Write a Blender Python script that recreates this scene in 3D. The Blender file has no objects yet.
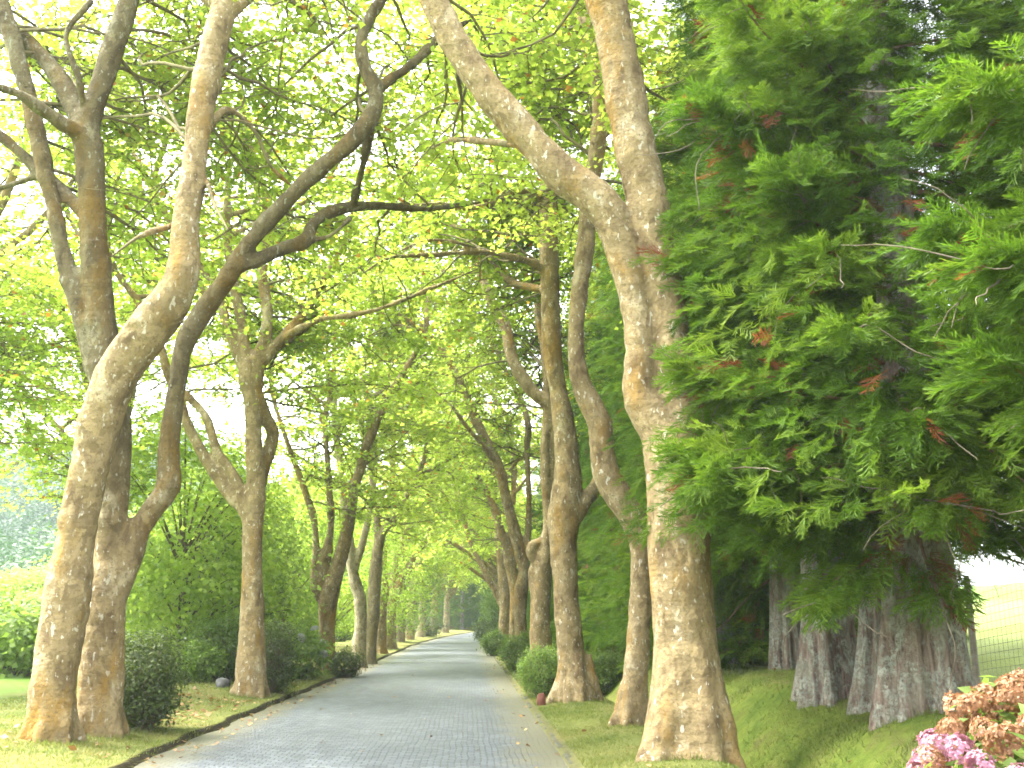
import bpy, math, random
import numpy as np
from mathutils import Vector, Euler, Matrix

SEED = 7
random.seed(SEED)
rng = np.random.default_rng(SEED)
sc = bpy.context.scene
COL = sc.collection
R = math.radians

# ------------------------------------------------------------------ camera
F = 1000.0                      # focal length in pixels of a 1024 px wide frame
CAM_Z = 1.6
PITCH = math.atan((622 - 384) / F)
YAW = -math.atan(0.043 * math.cos(PITCH))
cam_d = bpy.data.cameras.new('camera')
cam_d.sensor_width = 36.0
cam_d.lens = 36.0 * F / 1024.0
cam_d.clip_end = 3000
cam = bpy.data.objects.new('camera', cam_d)
cam.location = (0, 0, CAM_Z)
cam.rotation_euler = (R(90) + PITCH, 0, YAW)
COL.objects.link(cam)
sc.camera = cam
CAM_M = Euler((R(90) + PITCH, 0, YAW)).to_matrix()
CAM_P = Vector((0, 0, CAM_Z))

# ------------------------------------------------------------------ light
SUN_EL, SUN_AZ = 60.0, -68.0      # degrees; azimuth measured from +Y clockwise (negative = left); behind-left
world = bpy.data.worlds.new('World')
sc.world = world
world.use_nodes = True
wn = world.node_tree
bg = wn.nodes['Background']
sky = wn.nodes.new('ShaderNodeTexSky')
sky.sky_type = 'NISHITA'
sky.sun_disc = False
sky.sun_elevation = R(SUN_EL)
sky.sun_rotation = R(SUN_AZ)
sky.dust_density = 4.0
sky.air_density = 1.0
hsv = wn.nodes.new('ShaderNodeHueSaturation')
hsv.inputs['Saturation'].default_value = 0.22      # thin bright overcast: nearly white sky
wn.links.new(sky.outputs[0], hsv.inputs['Color'])
wn.links.new(hsv.outputs[0], bg.inputs['Color'])
bg.inputs['Strength'].default_value = 0.15
sun_d = bpy.data.lights.new('sun', 'SUN')
sun_d.energy = 1.2
sun_d.angle = R(32)
sun_d.color = (1.0, 0.95, 0.86)
sun = bpy.data.objects.new('sun', sun_d)
_az, _el = R(SUN_AZ), R(SUN_EL)
_to = Vector((math.sin(_az) * math.cos(_el), math.cos(_az) * math.cos(_el), math.sin(_el)))
sun.rotation_euler = _to.to_track_quat('Z', 'Y').to_euler()
sun.location = (-20, -20, 40)
COL.objects.link(sun)
vs = sc.view_settings
vs.view_transform = 'Standard'
vs.look = 'None'
vs.gamma = 1.0
vs.use_curve_mapping = False
vs.exposure = 3.58
sc.cycles.use_denoising = True
sc.cycles.max_bounces = 14
sc.cycles.diffuse_bounces = 9
sc.cycles.transmission_bounces = 9
sc.cycles.glossy_bounces = 2
sc.cycles.filter_width = 1.7
sc.cycles.caustics_reflective = False
sc.cycles.caustics_refractive = False

# ------------------------------------------------------------------ helpers
def P(px, py, Y):
    """point of the plane at road distance Y that is seen at a pixel of the photograph"""
    d = CAM_M @ Vector(((px - 512) / F, -(py - 384) / F, -1.0))
    return np.array(CAM_P + d * (Y / d.y))

def scale_at(p):
    q = CAM_M.transposed() @ (Vector(p) - CAM_P)
    return -q.z / F             # metres per pixel there

def _hash(ix, iy, iz, seed):
    n = (ix * 374761393 + iy * 668265263 + iz * 2147483647 + seed * 974711) & 0xffffffff
    n = ((n ^ (n >> 13)) * 1274126177) & 0xffffffff
    n = n ^ (n >> 16)
    return (n & 0xffff) / 65535.0

def noise3(p, seed=0):
    p = np.asarray(p, float)
    i = np.floor(p).astype(np.int64)
    f = p - i
    u = f * f * (3 - 2 * f)
    r = 0
    for dx in (0, 1):
        for dy in (0, 1):
            for dz in (0, 1):
                w = (u[..., 0] if dx else 1 - u[..., 0]) * (u[..., 1] if dy else 1 - u[..., 1]) * (u[..., 2] if dz else 1 - u[..., 2])
                r = r + w * _hash(i[..., 0] + dx, i[..., 1] + dy, i[..., 2] + dz, seed)
    return r * 2 - 1

def n2(x, y, s, seed=0):
    x = np.asarray(x, float); y = np.asarray(y, float)
    x, y = np.broadcast_arrays(x, y)
    return noise3(np.stack([x / s, y / s, np.zeros_like(x)], -1), seed)

def sstep(a, b, x):
    t = np.clip((np.asarray(x, float) - a) / (b - a), 0, 1)
    return t * t * (3 - 2 * t)

class MB:
    """collects geometry as arrays; build() makes ONE mesh object"""
    def __init__(s):
        s.v = []; s.f = {3: [], 4: []}; s.t = {3: [], 4: []}; s.n = 0
    def add(s, v, f, tint=None):
        v = np.asarray(v, float).reshape(-1, 3); f = np.asarray(f, np.int64)
        k = f.shape[1]
        s.v.append(v); s.f[k].append(f + s.n)
        if tint is None: tint = np.zeros(len(f))
        s.t[k].append(np.broadcast_to(np.asarray(tint, float), (len(f),)))
        s.n += len(v)
    def mesh(s, name, smooth=False):
        me = bpy.data.meshes.new(name)
        if not s.n: return me
        V = np.concatenate(s.v).astype(np.float32)
        loops = []; starts = []; tot = 0; tints = []
        for k in (3, 4):
            if s.f[k]:
                f = np.concatenate(s.f[k])
                loops.append(f.ravel()); starts.append(tot + np.arange(len(f)) * k); tot += f.size
                tints.append(np.concatenate(s.t[k]))
        L = np.concatenate(loops).astype(np.int32); S = np.concatenate(starts).astype(np.int32)
        T = np.concatenate(tints).astype(np.float32)
        me.vertices.add(len(V)); me.vertices.foreach_set('co', V.ravel())
        me.loops.add(len(L)); me.loops.foreach_set('vertex_index', L)
        me.polygons.add(len(S)); me.polygons.foreach_set('loop_start', S)
        me.update(calc_edges=True)
        a = me.attributes.new('tint', 'FLOAT', 'FACE'); a.data.foreach_set('value', T)
        if smooth: me.polygons.foreach_set('use_smooth', np.ones(len(S), bool))
        me.validate()
        return me
    def build(s, name, mat, parent=None, smooth=False, loc=None):
        me = s.mesh(name, smooth)
        me.materials.append(mat)
        o = bpy.data.objects.new(name, me); COL.objects.link(o)
        if parent is not None:
            o.parent = parent
            # geometry is given in world space: keep it there
            o.location = tuple(-np.array(parent.location)) if loc is None else loc
        return o

def tag(o, label=None, cat=None, group=None, kind=None):
    if label: o['label'] = label
    if cat: o['category'] = cat
    if group: o['group'] = group
    if kind: o['kind'] = kind
    return o

def empty(name, loc, label, cat, group=None, rz=0.0):
    o = bpy.data.objects.new(name, None)
    o.location = tuple(float(c) for c in loc); o.rotation_euler = (0, 0, rz); o.empty_display_size = 0.3
    COL.objects.link(o)
    return tag(o, label, cat, group)

def copy_thing(src, loc, rz=0.0, s=1.0, label=None):
    r = src.copy(); COL.objects.link(r)
    r.location = tuple(float(c) for c in loc); r.rotation_euler = (0, 0, rz); r.scale = (s, s, s)
    if label: r['label'] = label
    for ch in list(src.children):
        c = ch.copy(); COL.objects.link(c); c.parent = r
        for g in ch.children:
            d = g.copy(); COL.objects.link(d); d.parent = c
    return r

def resample(pts, rad, step):
    pts = np.asarray(pts, float); rad = np.asarray(rad, float)
    # Catmull-Rom through the points
    n = len(pts)
    if n < 2: return pts, rad
    ext = np.vstack([2 * pts[0] - pts[1], pts, 2 * pts[-1] - pts[-2]])
    rex = np.concatenate([[rad[0]], rad, [rad[-1]]])
    op, orr = [], []
    for i in range(n - 1):
        p0, p1, p2, p3 = ext[i:i + 4]; r1, r2 = rex[i + 1], rex[i + 2]
        m = max(1, int(np.linalg.norm(p2 - p1) / step))
        for k in range(m):
            t = k / m
            op.append(0.5 * (2 * p1 + (p2 - p0) * t + (2 * p0 - 5 * p1 + 4 * p2 - p3) * t * t + (3 * p1 - p0 - 3 * p2 + p3) * t ** 3))
            w = t * t * (3 - 2 * t)
            orr.append(r1 * (1 - w) + r2 * w)
    op.append(pts[-1]); orr.append(rad[-1])
    return np.array(op), np.array(orr)

def tube(mb, pts, rad, sides=6, cap=False, tint=0.0, ringfn=None):
    pts = np.asarray(pts, float); rad = np.asarray(rad, float); k = len(pts)
    t = np.gradient(pts, axis=0)
    t /= np.linalg.norm(t, axis=1, keepdims=True) + 1e-9
    ref = np.array([0.0, 1.0, 0.0]) if abs(t[0][1]) < 0.9 else np.array([1.0, 0, 0])
    u = np.cross(t[0], ref); u /= np.linalg.norm(u)
    U = np.empty_like(pts)
    for i in range(k):
        u = u - t[i] * u.dot(t[i]); u /= np.linalg.norm(u) + 1e-9
        U[i] = u
    W = np.cross(t, U)
    a = np.arange(sides) * 2 * math.pi / sides
    rr = np.repeat(rad[:, None], sides, 1)
    if ringfn is not None: rr = ringfn(rr, a, pts)
    v = pts[:, None, :] + rr[..., None] * (np.cos(a)[None, :, None] * U[:, None, :] + np.sin(a)[None, :, None] * W[:, None, :])
    i = np.arange(k - 1)[:, None] * sides; j = np.arange(sides)[None, :]; j2 = (j + 1) % sides
    f = np.stack([i + j, i + j2, i + sides + j2, i + sides + j], -1).reshape(-1, 4)
    base = mb.n
    mb.add(v.reshape(-1, 3), f, tint)
    if cap:
        c = np.vstack([v[0], pts[0][None]]); q = np.arange(sides)
        mb.add(c, np.stack([(q + 1) % sides, q, np.full(sides, sides)], -1), tint)
        c = np.vstack([v[-1], pts[-1][None]])
        mb.add(c, np.stack([q, (q + 1) % sides, np.full(sides, sides)], -1), tint)

# ------------------------------------------------------------------ materials
def mat_new(name):
    m = bpy.data.materials.new(name); m.use_nodes = True
    nt = m.node_tree; nt.nodes.clear()
    out = nt.nodes.new('ShaderNodeOutputMaterial')
    return m, nt, out

def node(nt, typ, **kw):
    n = nt.nodes.new(typ)
    for k, v in kw.items(): setattr(n, k, v)
    return n

def ramp(nt, fac, stops, interp='LINEAR'):
    r = nt.nodes.new('ShaderNodeValToRGB')
    cr = r.color_ramp; cr.interpolation = interp
    while len(cr.elements) < len(stops): cr.elements.new(0.5)
    for e, (p, c) in zip(cr.elements, stops):
        e.position = p; e.color = (*c, 1) if len(c) == 3 else c
    nt.links.new(fac, r.inputs['Fac'])
    return r.outputs['Color']

def tex_noise(nt, vec, scale, detail=4, rough=0.55, dist=0.0):
    n = nt.nodes.new('ShaderNodeTexNoise')
    n.inputs['Scale'].default_value = scale; n.inputs['Detail'].default_value = detail
    n.inputs['Roughness'].default_value = rough; n.inputs['Distortion'].default_value = dist
    if vec is not None: nt.links.new(vec, n.inputs['Vector'])
    return n.outputs['Fac']

def mapping(nt, vec, scale=(1, 1, 1)):
    m = nt.nodes.new('ShaderNodeMapping'); m.inputs['Scale'].default_value = scale
    nt.links.new(vec, m.inputs['Vector'])
    return m.outputs['Vector']

def mix(nt, fac, a, b, mode='MIX'):
    m = nt.nodes.new('ShaderNodeMix'); m.data_type = 'RGBA'; m.blend_type = mode
    if isinstance(fac, (int, float)): m.inputs[0].default_value = fac
    else: nt.links.new(fac, m.inputs[0])
    for s, i in ((a, 6), (b, 7)):
        if isinstance(s, tuple): m.inputs[i].default_value = (*s, 1)
        else: nt.links.new(s, m.inputs[i])
    return m.outputs[2]

def math_n(nt, op, a, b=None, clamp=False):
    m = nt.nodes.new('ShaderNodeMath'); m.operation = op; m.use_clamp = clamp
    for s, i in ((a, 0), (b, 1)):
        if s is None: continue
        if isinstance(s, (int, float)): m.inputs[i].default_value = s
        else: nt.links.new(s, m.inputs[i])
    return m.outputs[0]

def bump(nt, h, strength=0.5, dist=0.02):
    b = nt.nodes.new('ShaderNodeBump'); b.inputs['Strength'].default_value = strength
    b.inputs['Distance'].default_value = dist
    nt.links.new(h, b.inputs['Height'])
    return b.outputs['Normal']

def principled(nt, out, col, rough=0.85, normal=None, spec=0.3):
    b = nt.nodes.new('ShaderNodeBsdfPrincipled')
    if isinstance(col, tuple): b.inputs['Base Color'].default_value = (*col, 1)
    else: nt.links.new(col, b.inputs['Base Color'])
    b.inputs['Roughness'].default_value = rough
    b.inputs['Specular IOR Level'].default_value = spec
    if normal is not None: nt.links.new(normal, b.inputs['Normal'])
    nt.links.new(b.outputs[0], out.inputs['Surface'])
    return b

def leaf_mat(name, stops, trans=0.5, tgain=(1.35, 1.45, 0.9), rough=0.5, spec=0.25):
    """leaf: diffuse face + light passing through; per-leaf colour from the 'tint' attribute"""
    m, nt, out = mat_new(name)
    at = node(nt, 'ShaderNodeAttribute', attribute_name='tint')
    c = ramp(nt, at.outputs['Fac'], stops)
    b = nt.nodes.new('ShaderNodeBsdfPrincipled')
    nt.links.new(c, b.inputs['Base Color'])
    b.inputs['Roughness'].default_value = rough; b.inputs['Specular IOR Level'].default_value = spec
    tr = nt.nodes.new('ShaderNodeBsdfTranslucent')
    g = mix(nt, 1.0, c, tuple(tgain), 'MULTIPLY')
    nt.links.new(g, tr.inputs['Color'])
    ms = nt.nodes.new('ShaderNodeMixShader'); ms.inputs[0].default_value = trans
    nt.links.new(b.outputs[0], ms.inputs[1]); nt.links.new(tr.outputs[0], ms.inputs[2])
    nt.links.new(ms.outputs[0], out.inputs['Surface'])
    return m

def bark_plane(name, warm, dark, pale, ochre, ochre_lo, pale_lo, greying=False):
    m, nt, out = mat_new(name)
    co = node(nt, 'ShaderNodeTexCoord').outputs['Object']
    blot = tex_noise(nt, mapping(nt, co, (1, 1, 0.55)), 3.2, 5, 0.6, 0.6)
    c = ramp(nt, blot, [(0.36, dark), (0.46, warm), (0.56, warm), (0.66, pale)])
    # flaking plates: cells of slightly different colour
    vo = node(nt, 'ShaderNodeTexVoronoi'); vo.inputs['Scale'].default_value = 10.0
    nz = tex_noise(nt, co, 7, 3)
    mp = nt.nodes.new('ShaderNodeMapping'); mp.inputs['Scale'].default_value = (1, 1, 0.6)
    wv = node(nt, 'ShaderNodeVectorMath', operation='ADD'); 
    nt.links.new(co, wv.inputs[0])
    sc_ = node(nt, 'ShaderNodeVectorMath', operation='SCALE'); sc_.inputs['Scale'].default_value = 0.3
    cn = node(nt, 'ShaderNodeTexNoise'); cn.inputs['Scale'].default_value = 6; nt.links.new(co, cn.inputs['Vector'])
    nt.links.new(cn.outputs['Color'], sc_.inputs[0]); nt.links.new(sc_.outputs[0], wv.inputs[1])
    nt.links.new(wv.outputs[0], mp.inputs['Vector']); nt.links.new(mp.outputs[0], vo.inputs['Vector'])
    plate = node(nt, 'ShaderNodeSeparateColor'); nt.links.new(vo.outputs['Color'], plate.inputs[0])
    pl = ramp(nt, plate.outputs[0], [(0.0, (0.42, 0.38, 0.32)), (0.3, (0.8, 0.78, 0.72)), (0.6, (1, 1, 1)), (1.0, (1.4, 1.38, 1.3))])
    c = mix(nt, 0.5, c, pl, 'MULTIPLY')
    # pale flakes
    fl = tex_noise(nt, mapping(nt, co, (1, 1, 0.45)), 17, 3, 0.5, 0.3)
    flm = ramp(nt, fl, [(pale_lo, (0, 0, 0)), (pale_lo + 0.04, (1, 1, 1))])
    c = mix(nt, flm, c, (0.42, 0.38, 0.28))
    # ochre lichen
    li = tex_noise(nt, mapping(nt, co, (1, 1, 0.4)), 1.6, 6, 0.65, 0.2)
    lim = ramp(nt, li, [(ochre_lo, (0, 0, 0)), (ochre_lo + 0.16, (0.8, 0.8, 0.8))])
    c = mix(nt, lim, c, ochre)
    # small dark specks
    sp = tex_noise(nt, co, 26, 3, 0.6)
    spm = ramp(nt, sp, [(0.56, (0, 0, 0)), (0.66, (0.8, 0.8, 0.8))])
    c = mix(nt, spm, c, dark)
    if greying:      # bark colour gets darker and greyer towards the upper limbs
        sz = node(nt, 'ShaderNodeSeparateXYZ'); nt.links.new(co, sz.inputs[0])
        gz_ = math_n(nt, 'ADD', sz.outputs['Z'], math_n(nt, 'MULTIPLY', math_n(nt, 'SUBTRACT', tex_noise(nt, co, 2.5, 4), 0.5), 2.0))
        gm = ramp(nt, math_n(nt, 'MULTIPLY', math_n(nt, 'SUBTRACT', gz_, 2.2), 0.5, True), [(0, (0, 0, 0)), (1, (1, 1, 1))])
        c = mix(nt, gm, c, mix(nt, 1.0, c, (0.48, 0.52, 0.5), 'MULTIPLY'))
    # rings and wrinkles as relief
    wr = tex_noise(nt, mapping(nt, co, (1, 1, 5.5)), 1.8, 5, 0.6, 0.3)
    fine = tex_noise(nt, co, 14, 5, 0.65)
    h = math_n(nt, 'ADD', math_n(nt, 'MULTIPLY', wr, 0.8), fine)
    h = math_n(nt, 'ADD', h, math_n(nt, 'MULTIPLY', vo.outputs['Distance'], 0.35))
    principled(nt, out, c, 0.9, bump(nt, h, 0.7, 0.045), 0.2)
    return m

M = {}
M['bark_warm'] = bark_plane('plane_bark', (0.235, 0.178, 0.088), (0.14, 0.1, 0.048), (0.35, 0.29, 0.175), (0.27, 0.148, 0.02), 0.52, 0.63)
M['bark_mixed'] = bark_plane('plane_bark_mixed', (0.235, 0.178, 0.088), (0.14, 0.1, 0.048), (0.35, 0.29, 0.175), (0.27, 0.148, 0.02), 0.52, 0.63, True)
M['bark_pale'] = bark_plane('plane_bark_pale', (0.34, 0.29, 0.19), (0.2, 0.16, 0.09), (0.46, 0.42, 0.31), (0.3, 0.2, 0.05), 0.62, 0.6)
M['bark_grey'] = bark_plane('plane_bark_grey', (0.23, 0.185, 0.105), (0.13, 0.104, 0.06), (0.32, 0.28, 0.18), (0.19, 0.13, 0.03), 0.58, 0.68)

def mat_twig(name, a, b):
    m, nt, out = mat_new(name)
    co = node(nt, 'ShaderNodeTexCoord').outputs['Object']
    c = ramp(nt, tex_noise(nt, co, 6, 4), [(0.35, a), (0.65, b)])
    principled(nt, out, c, 0.9, bump(nt, tex_noise(nt, co, 30, 3), 0.5, 0.01), 0.2)
    return m
M['twig'] = mat_twig('plane_twig', (0.10, 0.085, 0.04), (0.2, 0.17, 0.085))
M['stem'] = mat_twig('shrub_stem', (0.08, 0.065, 0.035), (0.18, 0.15, 0.085))
def mat_ctwig():
    m, nt, out = mat_new('cedar_twig')
    co = node(nt, 'ShaderNodeTexCoord').outputs['Object']
    at = node(nt, 'ShaderNodeAttribute', attribute_name='tint')
    n = tex_noise(nt, co, 6, 4)
    live = ramp(nt, n, [(0.35, (0.07, 0.035, 0.018)), (0.65, (0.18, 0.11, 0.06))])
    dead = ramp(nt, n, [(0.35, (0.075, 0.055, 0.035)), (0.65, (0.19, 0.16, 0.115))])
    principled(nt, out, mix(nt, at.outputs['Fac'], live, dead), 0.9, bump(nt, tex_noise(nt, co, 30, 3), 0.5, 0.01), 0.2)
    return m
M['ctwig'] = mat_ctwig()
M['dtwig'] = mat_twig('dead_twig', (0.22, 0.18, 0.13), (0.42, 0.38, 0.3))

def mat_cedar_bark():
    m, nt, out = mat_new('cedar_bark')
    co = node(nt, 'ShaderNodeTexCoord').outputs['Object']
    st = tex_noise(nt, mapping(nt, co, (1, 1, 0.10)), 16, 6, 0.65, 0.5)
    c = ramp(nt, st, [(0.32, (0.065, 0.048, 0.038)), (0.5, (0.195, 0.145, 0.11)), (0.68, (0.31, 0.245, 0.19))])
    li = tex_noise(nt, mapping(nt, co, (1, 1, 0.6)), 4.5, 6, 0.7, 0.2)
    lim = ramp(nt, li, [(0.44, (0, 0, 0)), (0.53, (1, 1, 1))])
    li2 = tex_noise(nt, co, 24, 4, 0.7)
    lim2 = ramp(nt, li2, [(0.38, (0, 0, 0)), (0.54, (1, 1, 1))])
    lm = math_n(nt, 'MULTIPLY', lim, lim2)
    lc = ramp(nt, tex_noise(nt, co, 9, 3), [(0.4, (0.22, 0.24, 0.185)), (0.6, (0.36, 0.38, 0.30))])
    c = mix(nt, math_n(nt, 'MULTIPLY', lm, 0.85), c, lc)
    mo = ramp(nt, tex_noise(nt, co, 2.3, 4), [(0.52, (0, 0, 0)), (0.64, (0.6, 0.6, 0.6))])
    c = mix(nt, mo, c, (0.22, 0.2, 0.14))
    principled(nt, out, c, 0.95, bump(nt, math_n(nt, 'ADD', st, math_n(nt, 'MULTIPLY', lim2, 0.2)), 1.0, 0.06), 0.15)
    return m
M['cedar_bark'] = mat_cedar_bark()

M['leaf'] = leaf_mat('plane_leaf', [(0.0, (0.17, 0.25, 0.03)), (0.35, (0.24, 0.325, 0.05)), (0.75, (0.32, 0.37, 0.075)),
                                    (0.93, (0.40, 0.38, 0.08)), (0.96, (0.36, 0.17, 0.035)), (1.0, (0.24, 0.10, 0.03))], 0.64, (1.62, 1.62, 1.15))
M['garden_leaf'] = leaf_mat('garden_leaf', [(0, (0.14, 0.22, 0.03)), (0.5, (0.21, 0.31, 0.05)), (1, (0.29, 0.38, 0.08))], 0.64, (1.5, 1.45, 1.0))
M['hill_leaf'] = leaf_mat('hill_leaf', [(0, (0.022, 0.055, 0.02)), (0.5, (0.038, 0.08, 0.026)), (1, (0.065, 0.11, 0.035))], 0.3)
M['shrub_leaf'] = leaf_mat('shrub_leaf', [(0, (0.07, 0.12, 0.024)), (0.5, (0.12, 0.18, 0.038)), (1, (0.18, 0.24, 0.06))], 0.5)
M['dark_leaf'] = leaf_mat('dark_shrub_leaf', [(0, (0.04, 0.06, 0.016)), (0.5, (0.075, 0.105, 0.026)), (1, (0.13, 0.165, 0.045))], 0.4)
M['bright_leaf'] = leaf_mat('bright_shrub_leaf', [(0, (0.10, 0.165, 0.03)), (0.5, (0.16, 0.235, 0.05)), (1, (0.24, 0.31, 0.085))], 0.55)
M['needle'] = leaf_mat('cedar_needle', [(0.0, (0.034, 0.070, 0.007)), (0.4, (0.072, 0.135, 0.011)), (0.8, (0.135, 0.195, 0.02)),
                                        (0.93, (0.16, 0.22, 0.03)), (0.96, (0.19, 0.06, 0.025)), (1.0, (0.12, 0.04, 0.02))], 0.42, rough=0.6, spec=0.15)
M['petal'] = leaf_mat('hydrangea_petal', [(0.0, (0.18, 0.09, 0.04)), (0.4, (0.29, 0.155, 0.075)), (0.66, (0.32, 0.19, 0.115)), (0.76, (0.34, 0.15, 0.20)), (1.0, (0.39, 0.20, 0.27))], 0.35, tgain=(1.1, 1.0, 0.95))
M['white_petal'] = leaf_mat('white_petal', [(0, (0.3, 0.32, 0.24)), (1, (0.4, 0.4, 0.36))], 0.3, tgain=(1, 1, 1))
M['grass'] = leaf_mat('grass_blade', [(0, (0.085, 0.125, 0.022)), (0.5, (0.145, 0.17, 0.04)), (0.85, (0.20, 0.20, 0.065)), (1, (0.23, 0.19, 0.08))], 0.4)
M['litter'] = leaf_mat('fallen_leaf', [(0, (0.16, 0.075, 0.03)), (0.5, (0.27, 0.15, 0.06)), (1, (0.38, 0.27, 0.12))], 0.15)

def mat_ground():
    m, nt, out = mat_new('ground')
    geo = node(nt, 'ShaderNodeNewGeometry')
    co = geo.outputs['Position']
    sep = node(nt, 'ShaderNodeSeparateXYZ'); nt.links.new(co, sep.inputs[0])
    big = tex_noise(nt, co, 0.55, 5, 0.6, 0.4)
    fine = tex_noise(nt, co, 9, 6, 0.7)
    c = ramp(nt, big, [(0.32, (0.09, 0.115, 0.025)), (0.50, (0.14, 0.15, 0.045)), (0.64, (0.17, 0.15, 0.055)), (0.76, (0.15, 0.11, 0.055))])
    c2 = ramp(nt, fine, [(0.3, (0.6, 0.62, 0.5)), (0.7, (1.25, 1.22, 1.1))])
    c = mix(nt, 0.8, c, c2, 'MULTIPLY')
    # moss on the bank under the cedars
    bm = math_n(nt, 'MULTIPLY', math_n(nt, 'SUBTRACT', sep.outputs['X'], 2.9), 1.6, True)
    mc = ramp(nt, tex_noise(nt, co, 1.6, 5, 0.65), [(0.35, (0.085, 0.13, 0.02)), (0.55, (0.13, 0.165, 0.03)), (0.72, (0.13, 0.11, 0.05))])
    c = mix(nt, bm, c, mix(nt, 0.8, mc, c2, 'MULTIPLY'))
    # field beyond the cedars: dry mown grass, then greener meadow
    fx = math_n(nt, 'ADD', sep.outputs['X'], math_n(nt, 'MULTIPLY', tex_noise(nt, co, 0.25, 3), 2.0))
    fm = ramp(nt, math_n(nt, 'MULTIPLY', math_n(nt, 'SUBTRACT', fx, 7.2), 0.5, True), [(0, (0, 0, 0)), (1, (1, 1, 1))])
    fc = ramp(nt, math_n(nt, 'MULTIPLY', math_n(nt, 'SUBTRACT', fx, 31.0), 0.15, True), [(0, (0.155, 0.185, 0.05)), (1, (0.09, 0.155, 0.022))])
    c = mix(nt, fm, c, fc)
    # lawn of the garden on the left
    lm = math_n(nt, 'MULTIPLY', math_n(nt, 'SUBTRACT', -7.6, fx), 0.8, True)
    c = mix(nt, lm, c, (0.11, 0.19, 0.03))
    # bare earth on the steep cut edges
    nz = node(nt, 'ShaderNodeSeparateXYZ'); nt.links.new(geo.outputs['True Normal'], nz.inputs[0])
    st = ramp(nt, nz.outputs['Z'], [(0.72, (1, 1, 1)), (0.90, (0, 0, 0))])
    st = math_n(nt, 'MULTIPLY', st, math_n(nt, 'SUBTRACT', 1.0, sep.outputs['X'], True))
    ed = math_n(nt, 'ABSOLUTE', math_n(nt, 'SUBTRACT', math_n(nt, 'ADD', sep.outputs['X'], math_n(nt, 'MULTIPLY', math_n(nt, 'SUBTRACT', big, 0.5), 0.4)), 1.2))
    ed = math_n(nt, 'SUBTRACT', 0.75, math_n(nt, 'MULTIPLY', ed, 4.2), True)
    c = mix(nt, ed, c, ramp(nt, fine, [(0.3, (0.05, 0.047, 0.022)), (0.7, (0.12, 0.11, 0.06))]))
    soil = ramp(nt, fine, [(0.3, (0.016, 0.015, 0.008)), (0.7, (0.05, 0.042, 0.02))])
    c = mix(nt, st, c, soil)
    h = math_n(nt, 'ADD', fine, math_n(nt, 'MULTIPLY', tex_noise(nt, co, 40, 3), 0.5))
    principled(nt, out, c, 0.95, bump(nt, h, 0.7, 0.05), 0.1)
    return m
M['ground'] = mat_ground()

def mat_road():
    m, nt, out = mat_new('cobbles')
    co = node(nt, 'ShaderNodeTexCoord').outputs['UV']
    wob = node(nt, 'ShaderNodeTexNoise'); wob.inputs['Scale'].default_value = 1.3; nt.links.new(co, wob.inputs['Vector'])
    s = node(nt, 'ShaderNodeVectorMath', operation='SCALE'); s.inputs['Scale'].default_value = 0.10
    nt.links.new(wob.outputs['Color'], s.inputs[0])
    ad = node(nt, 'ShaderNodeVectorMath', operation='ADD'); nt.links.new(co, ad.inputs[0]); nt.links.new(s.outputs[0], ad.inputs[1])
    br = node(nt, 'ShaderNodeTexBrick')
    br.inputs['Scale'].default_value = 1.0
    br.inputs['Brick Width'].default_value = 0.15; br.inputs['Row Height'].default_value = 0.115
    br.inputs['Mortar Size'].default_value = 0.011; br.inputs['Mortar Smooth'].default_value = 0.6
    br.inputs['Color1'].default_value = (0.07, 0.08, 0.093, 1); br.inputs['Color2'].default_value = (0.122, 0.138, 0.152, 1)
    br.inputs['Mortar'].default_value = (0.036, 0.038, 0.03, 1)
    br.inputs['Bias'].default_value = -0.1
    nt.links.new(ad.outputs[0], br.inputs['Vector'])
    c = br.outputs['Color']
    big = ramp(nt, tex_noise(nt, mapping(nt, co, (1, 0.45, 1)), 0.7, 5, 0.6, 0.5), [(0.3, (0.68, 0.69, 0.71)), (0.7, (1.25, 1.25, 1.22))])
    c = mix(nt, 0.95, c, big, 'MULTIPLY')
    fine = tex_noise(nt, co, 35, 4, 0.7)
    c = mix(nt, 0.6, c, ramp(nt, fine, [(0.3, (0.7, 0.7, 0.7)), (0.7, (1.25, 1.25, 1.25))]), 'MULTIPLY')
    # dust and moss creeping in from both edges
    sx = node(nt, 'ShaderNodeSeparateXYZ'); nt.links.new(co, sx.inputs[0])
    e = math_n(nt, 'ABSOLUTE', math_n(nt, 'SUBTRACT', sx.outputs['X'], 2.5))
    e = math_n(nt, 'ADD', e, math_n(nt, 'MULTIPLY', math_n(nt, 'SUBTRACT', tex_noise(nt, co, 2.2, 5, 0.7), 0.5), 1.3))
    em = ramp(nt, math_n(nt, 'MULTIPLY', math_n(nt, 'SUBTRACT', e, 1.72), 1.35, True), [(0, (0, 0, 0)), (0.6, (0.8, 0.8, 0.8)), (1, (0.95, 0.95, 0.95))])
    c = mix(nt, em, c, mix(nt, fine, (0.135, 0.12, 0.08), (0.10, 0.105, 0.05)))
    h = math_n(nt, 'ADD', math_n(nt, 'MULTIPLY', br.outputs['Fac'], -1.0), math_n(nt, 'MULTIPLY', fine, 0.5))
    rr = principled(nt, out, c, 0.55, bump(nt, h, 0.9, 0.02), 0.45)
    return m
M['road'] = mat_road()

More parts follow.
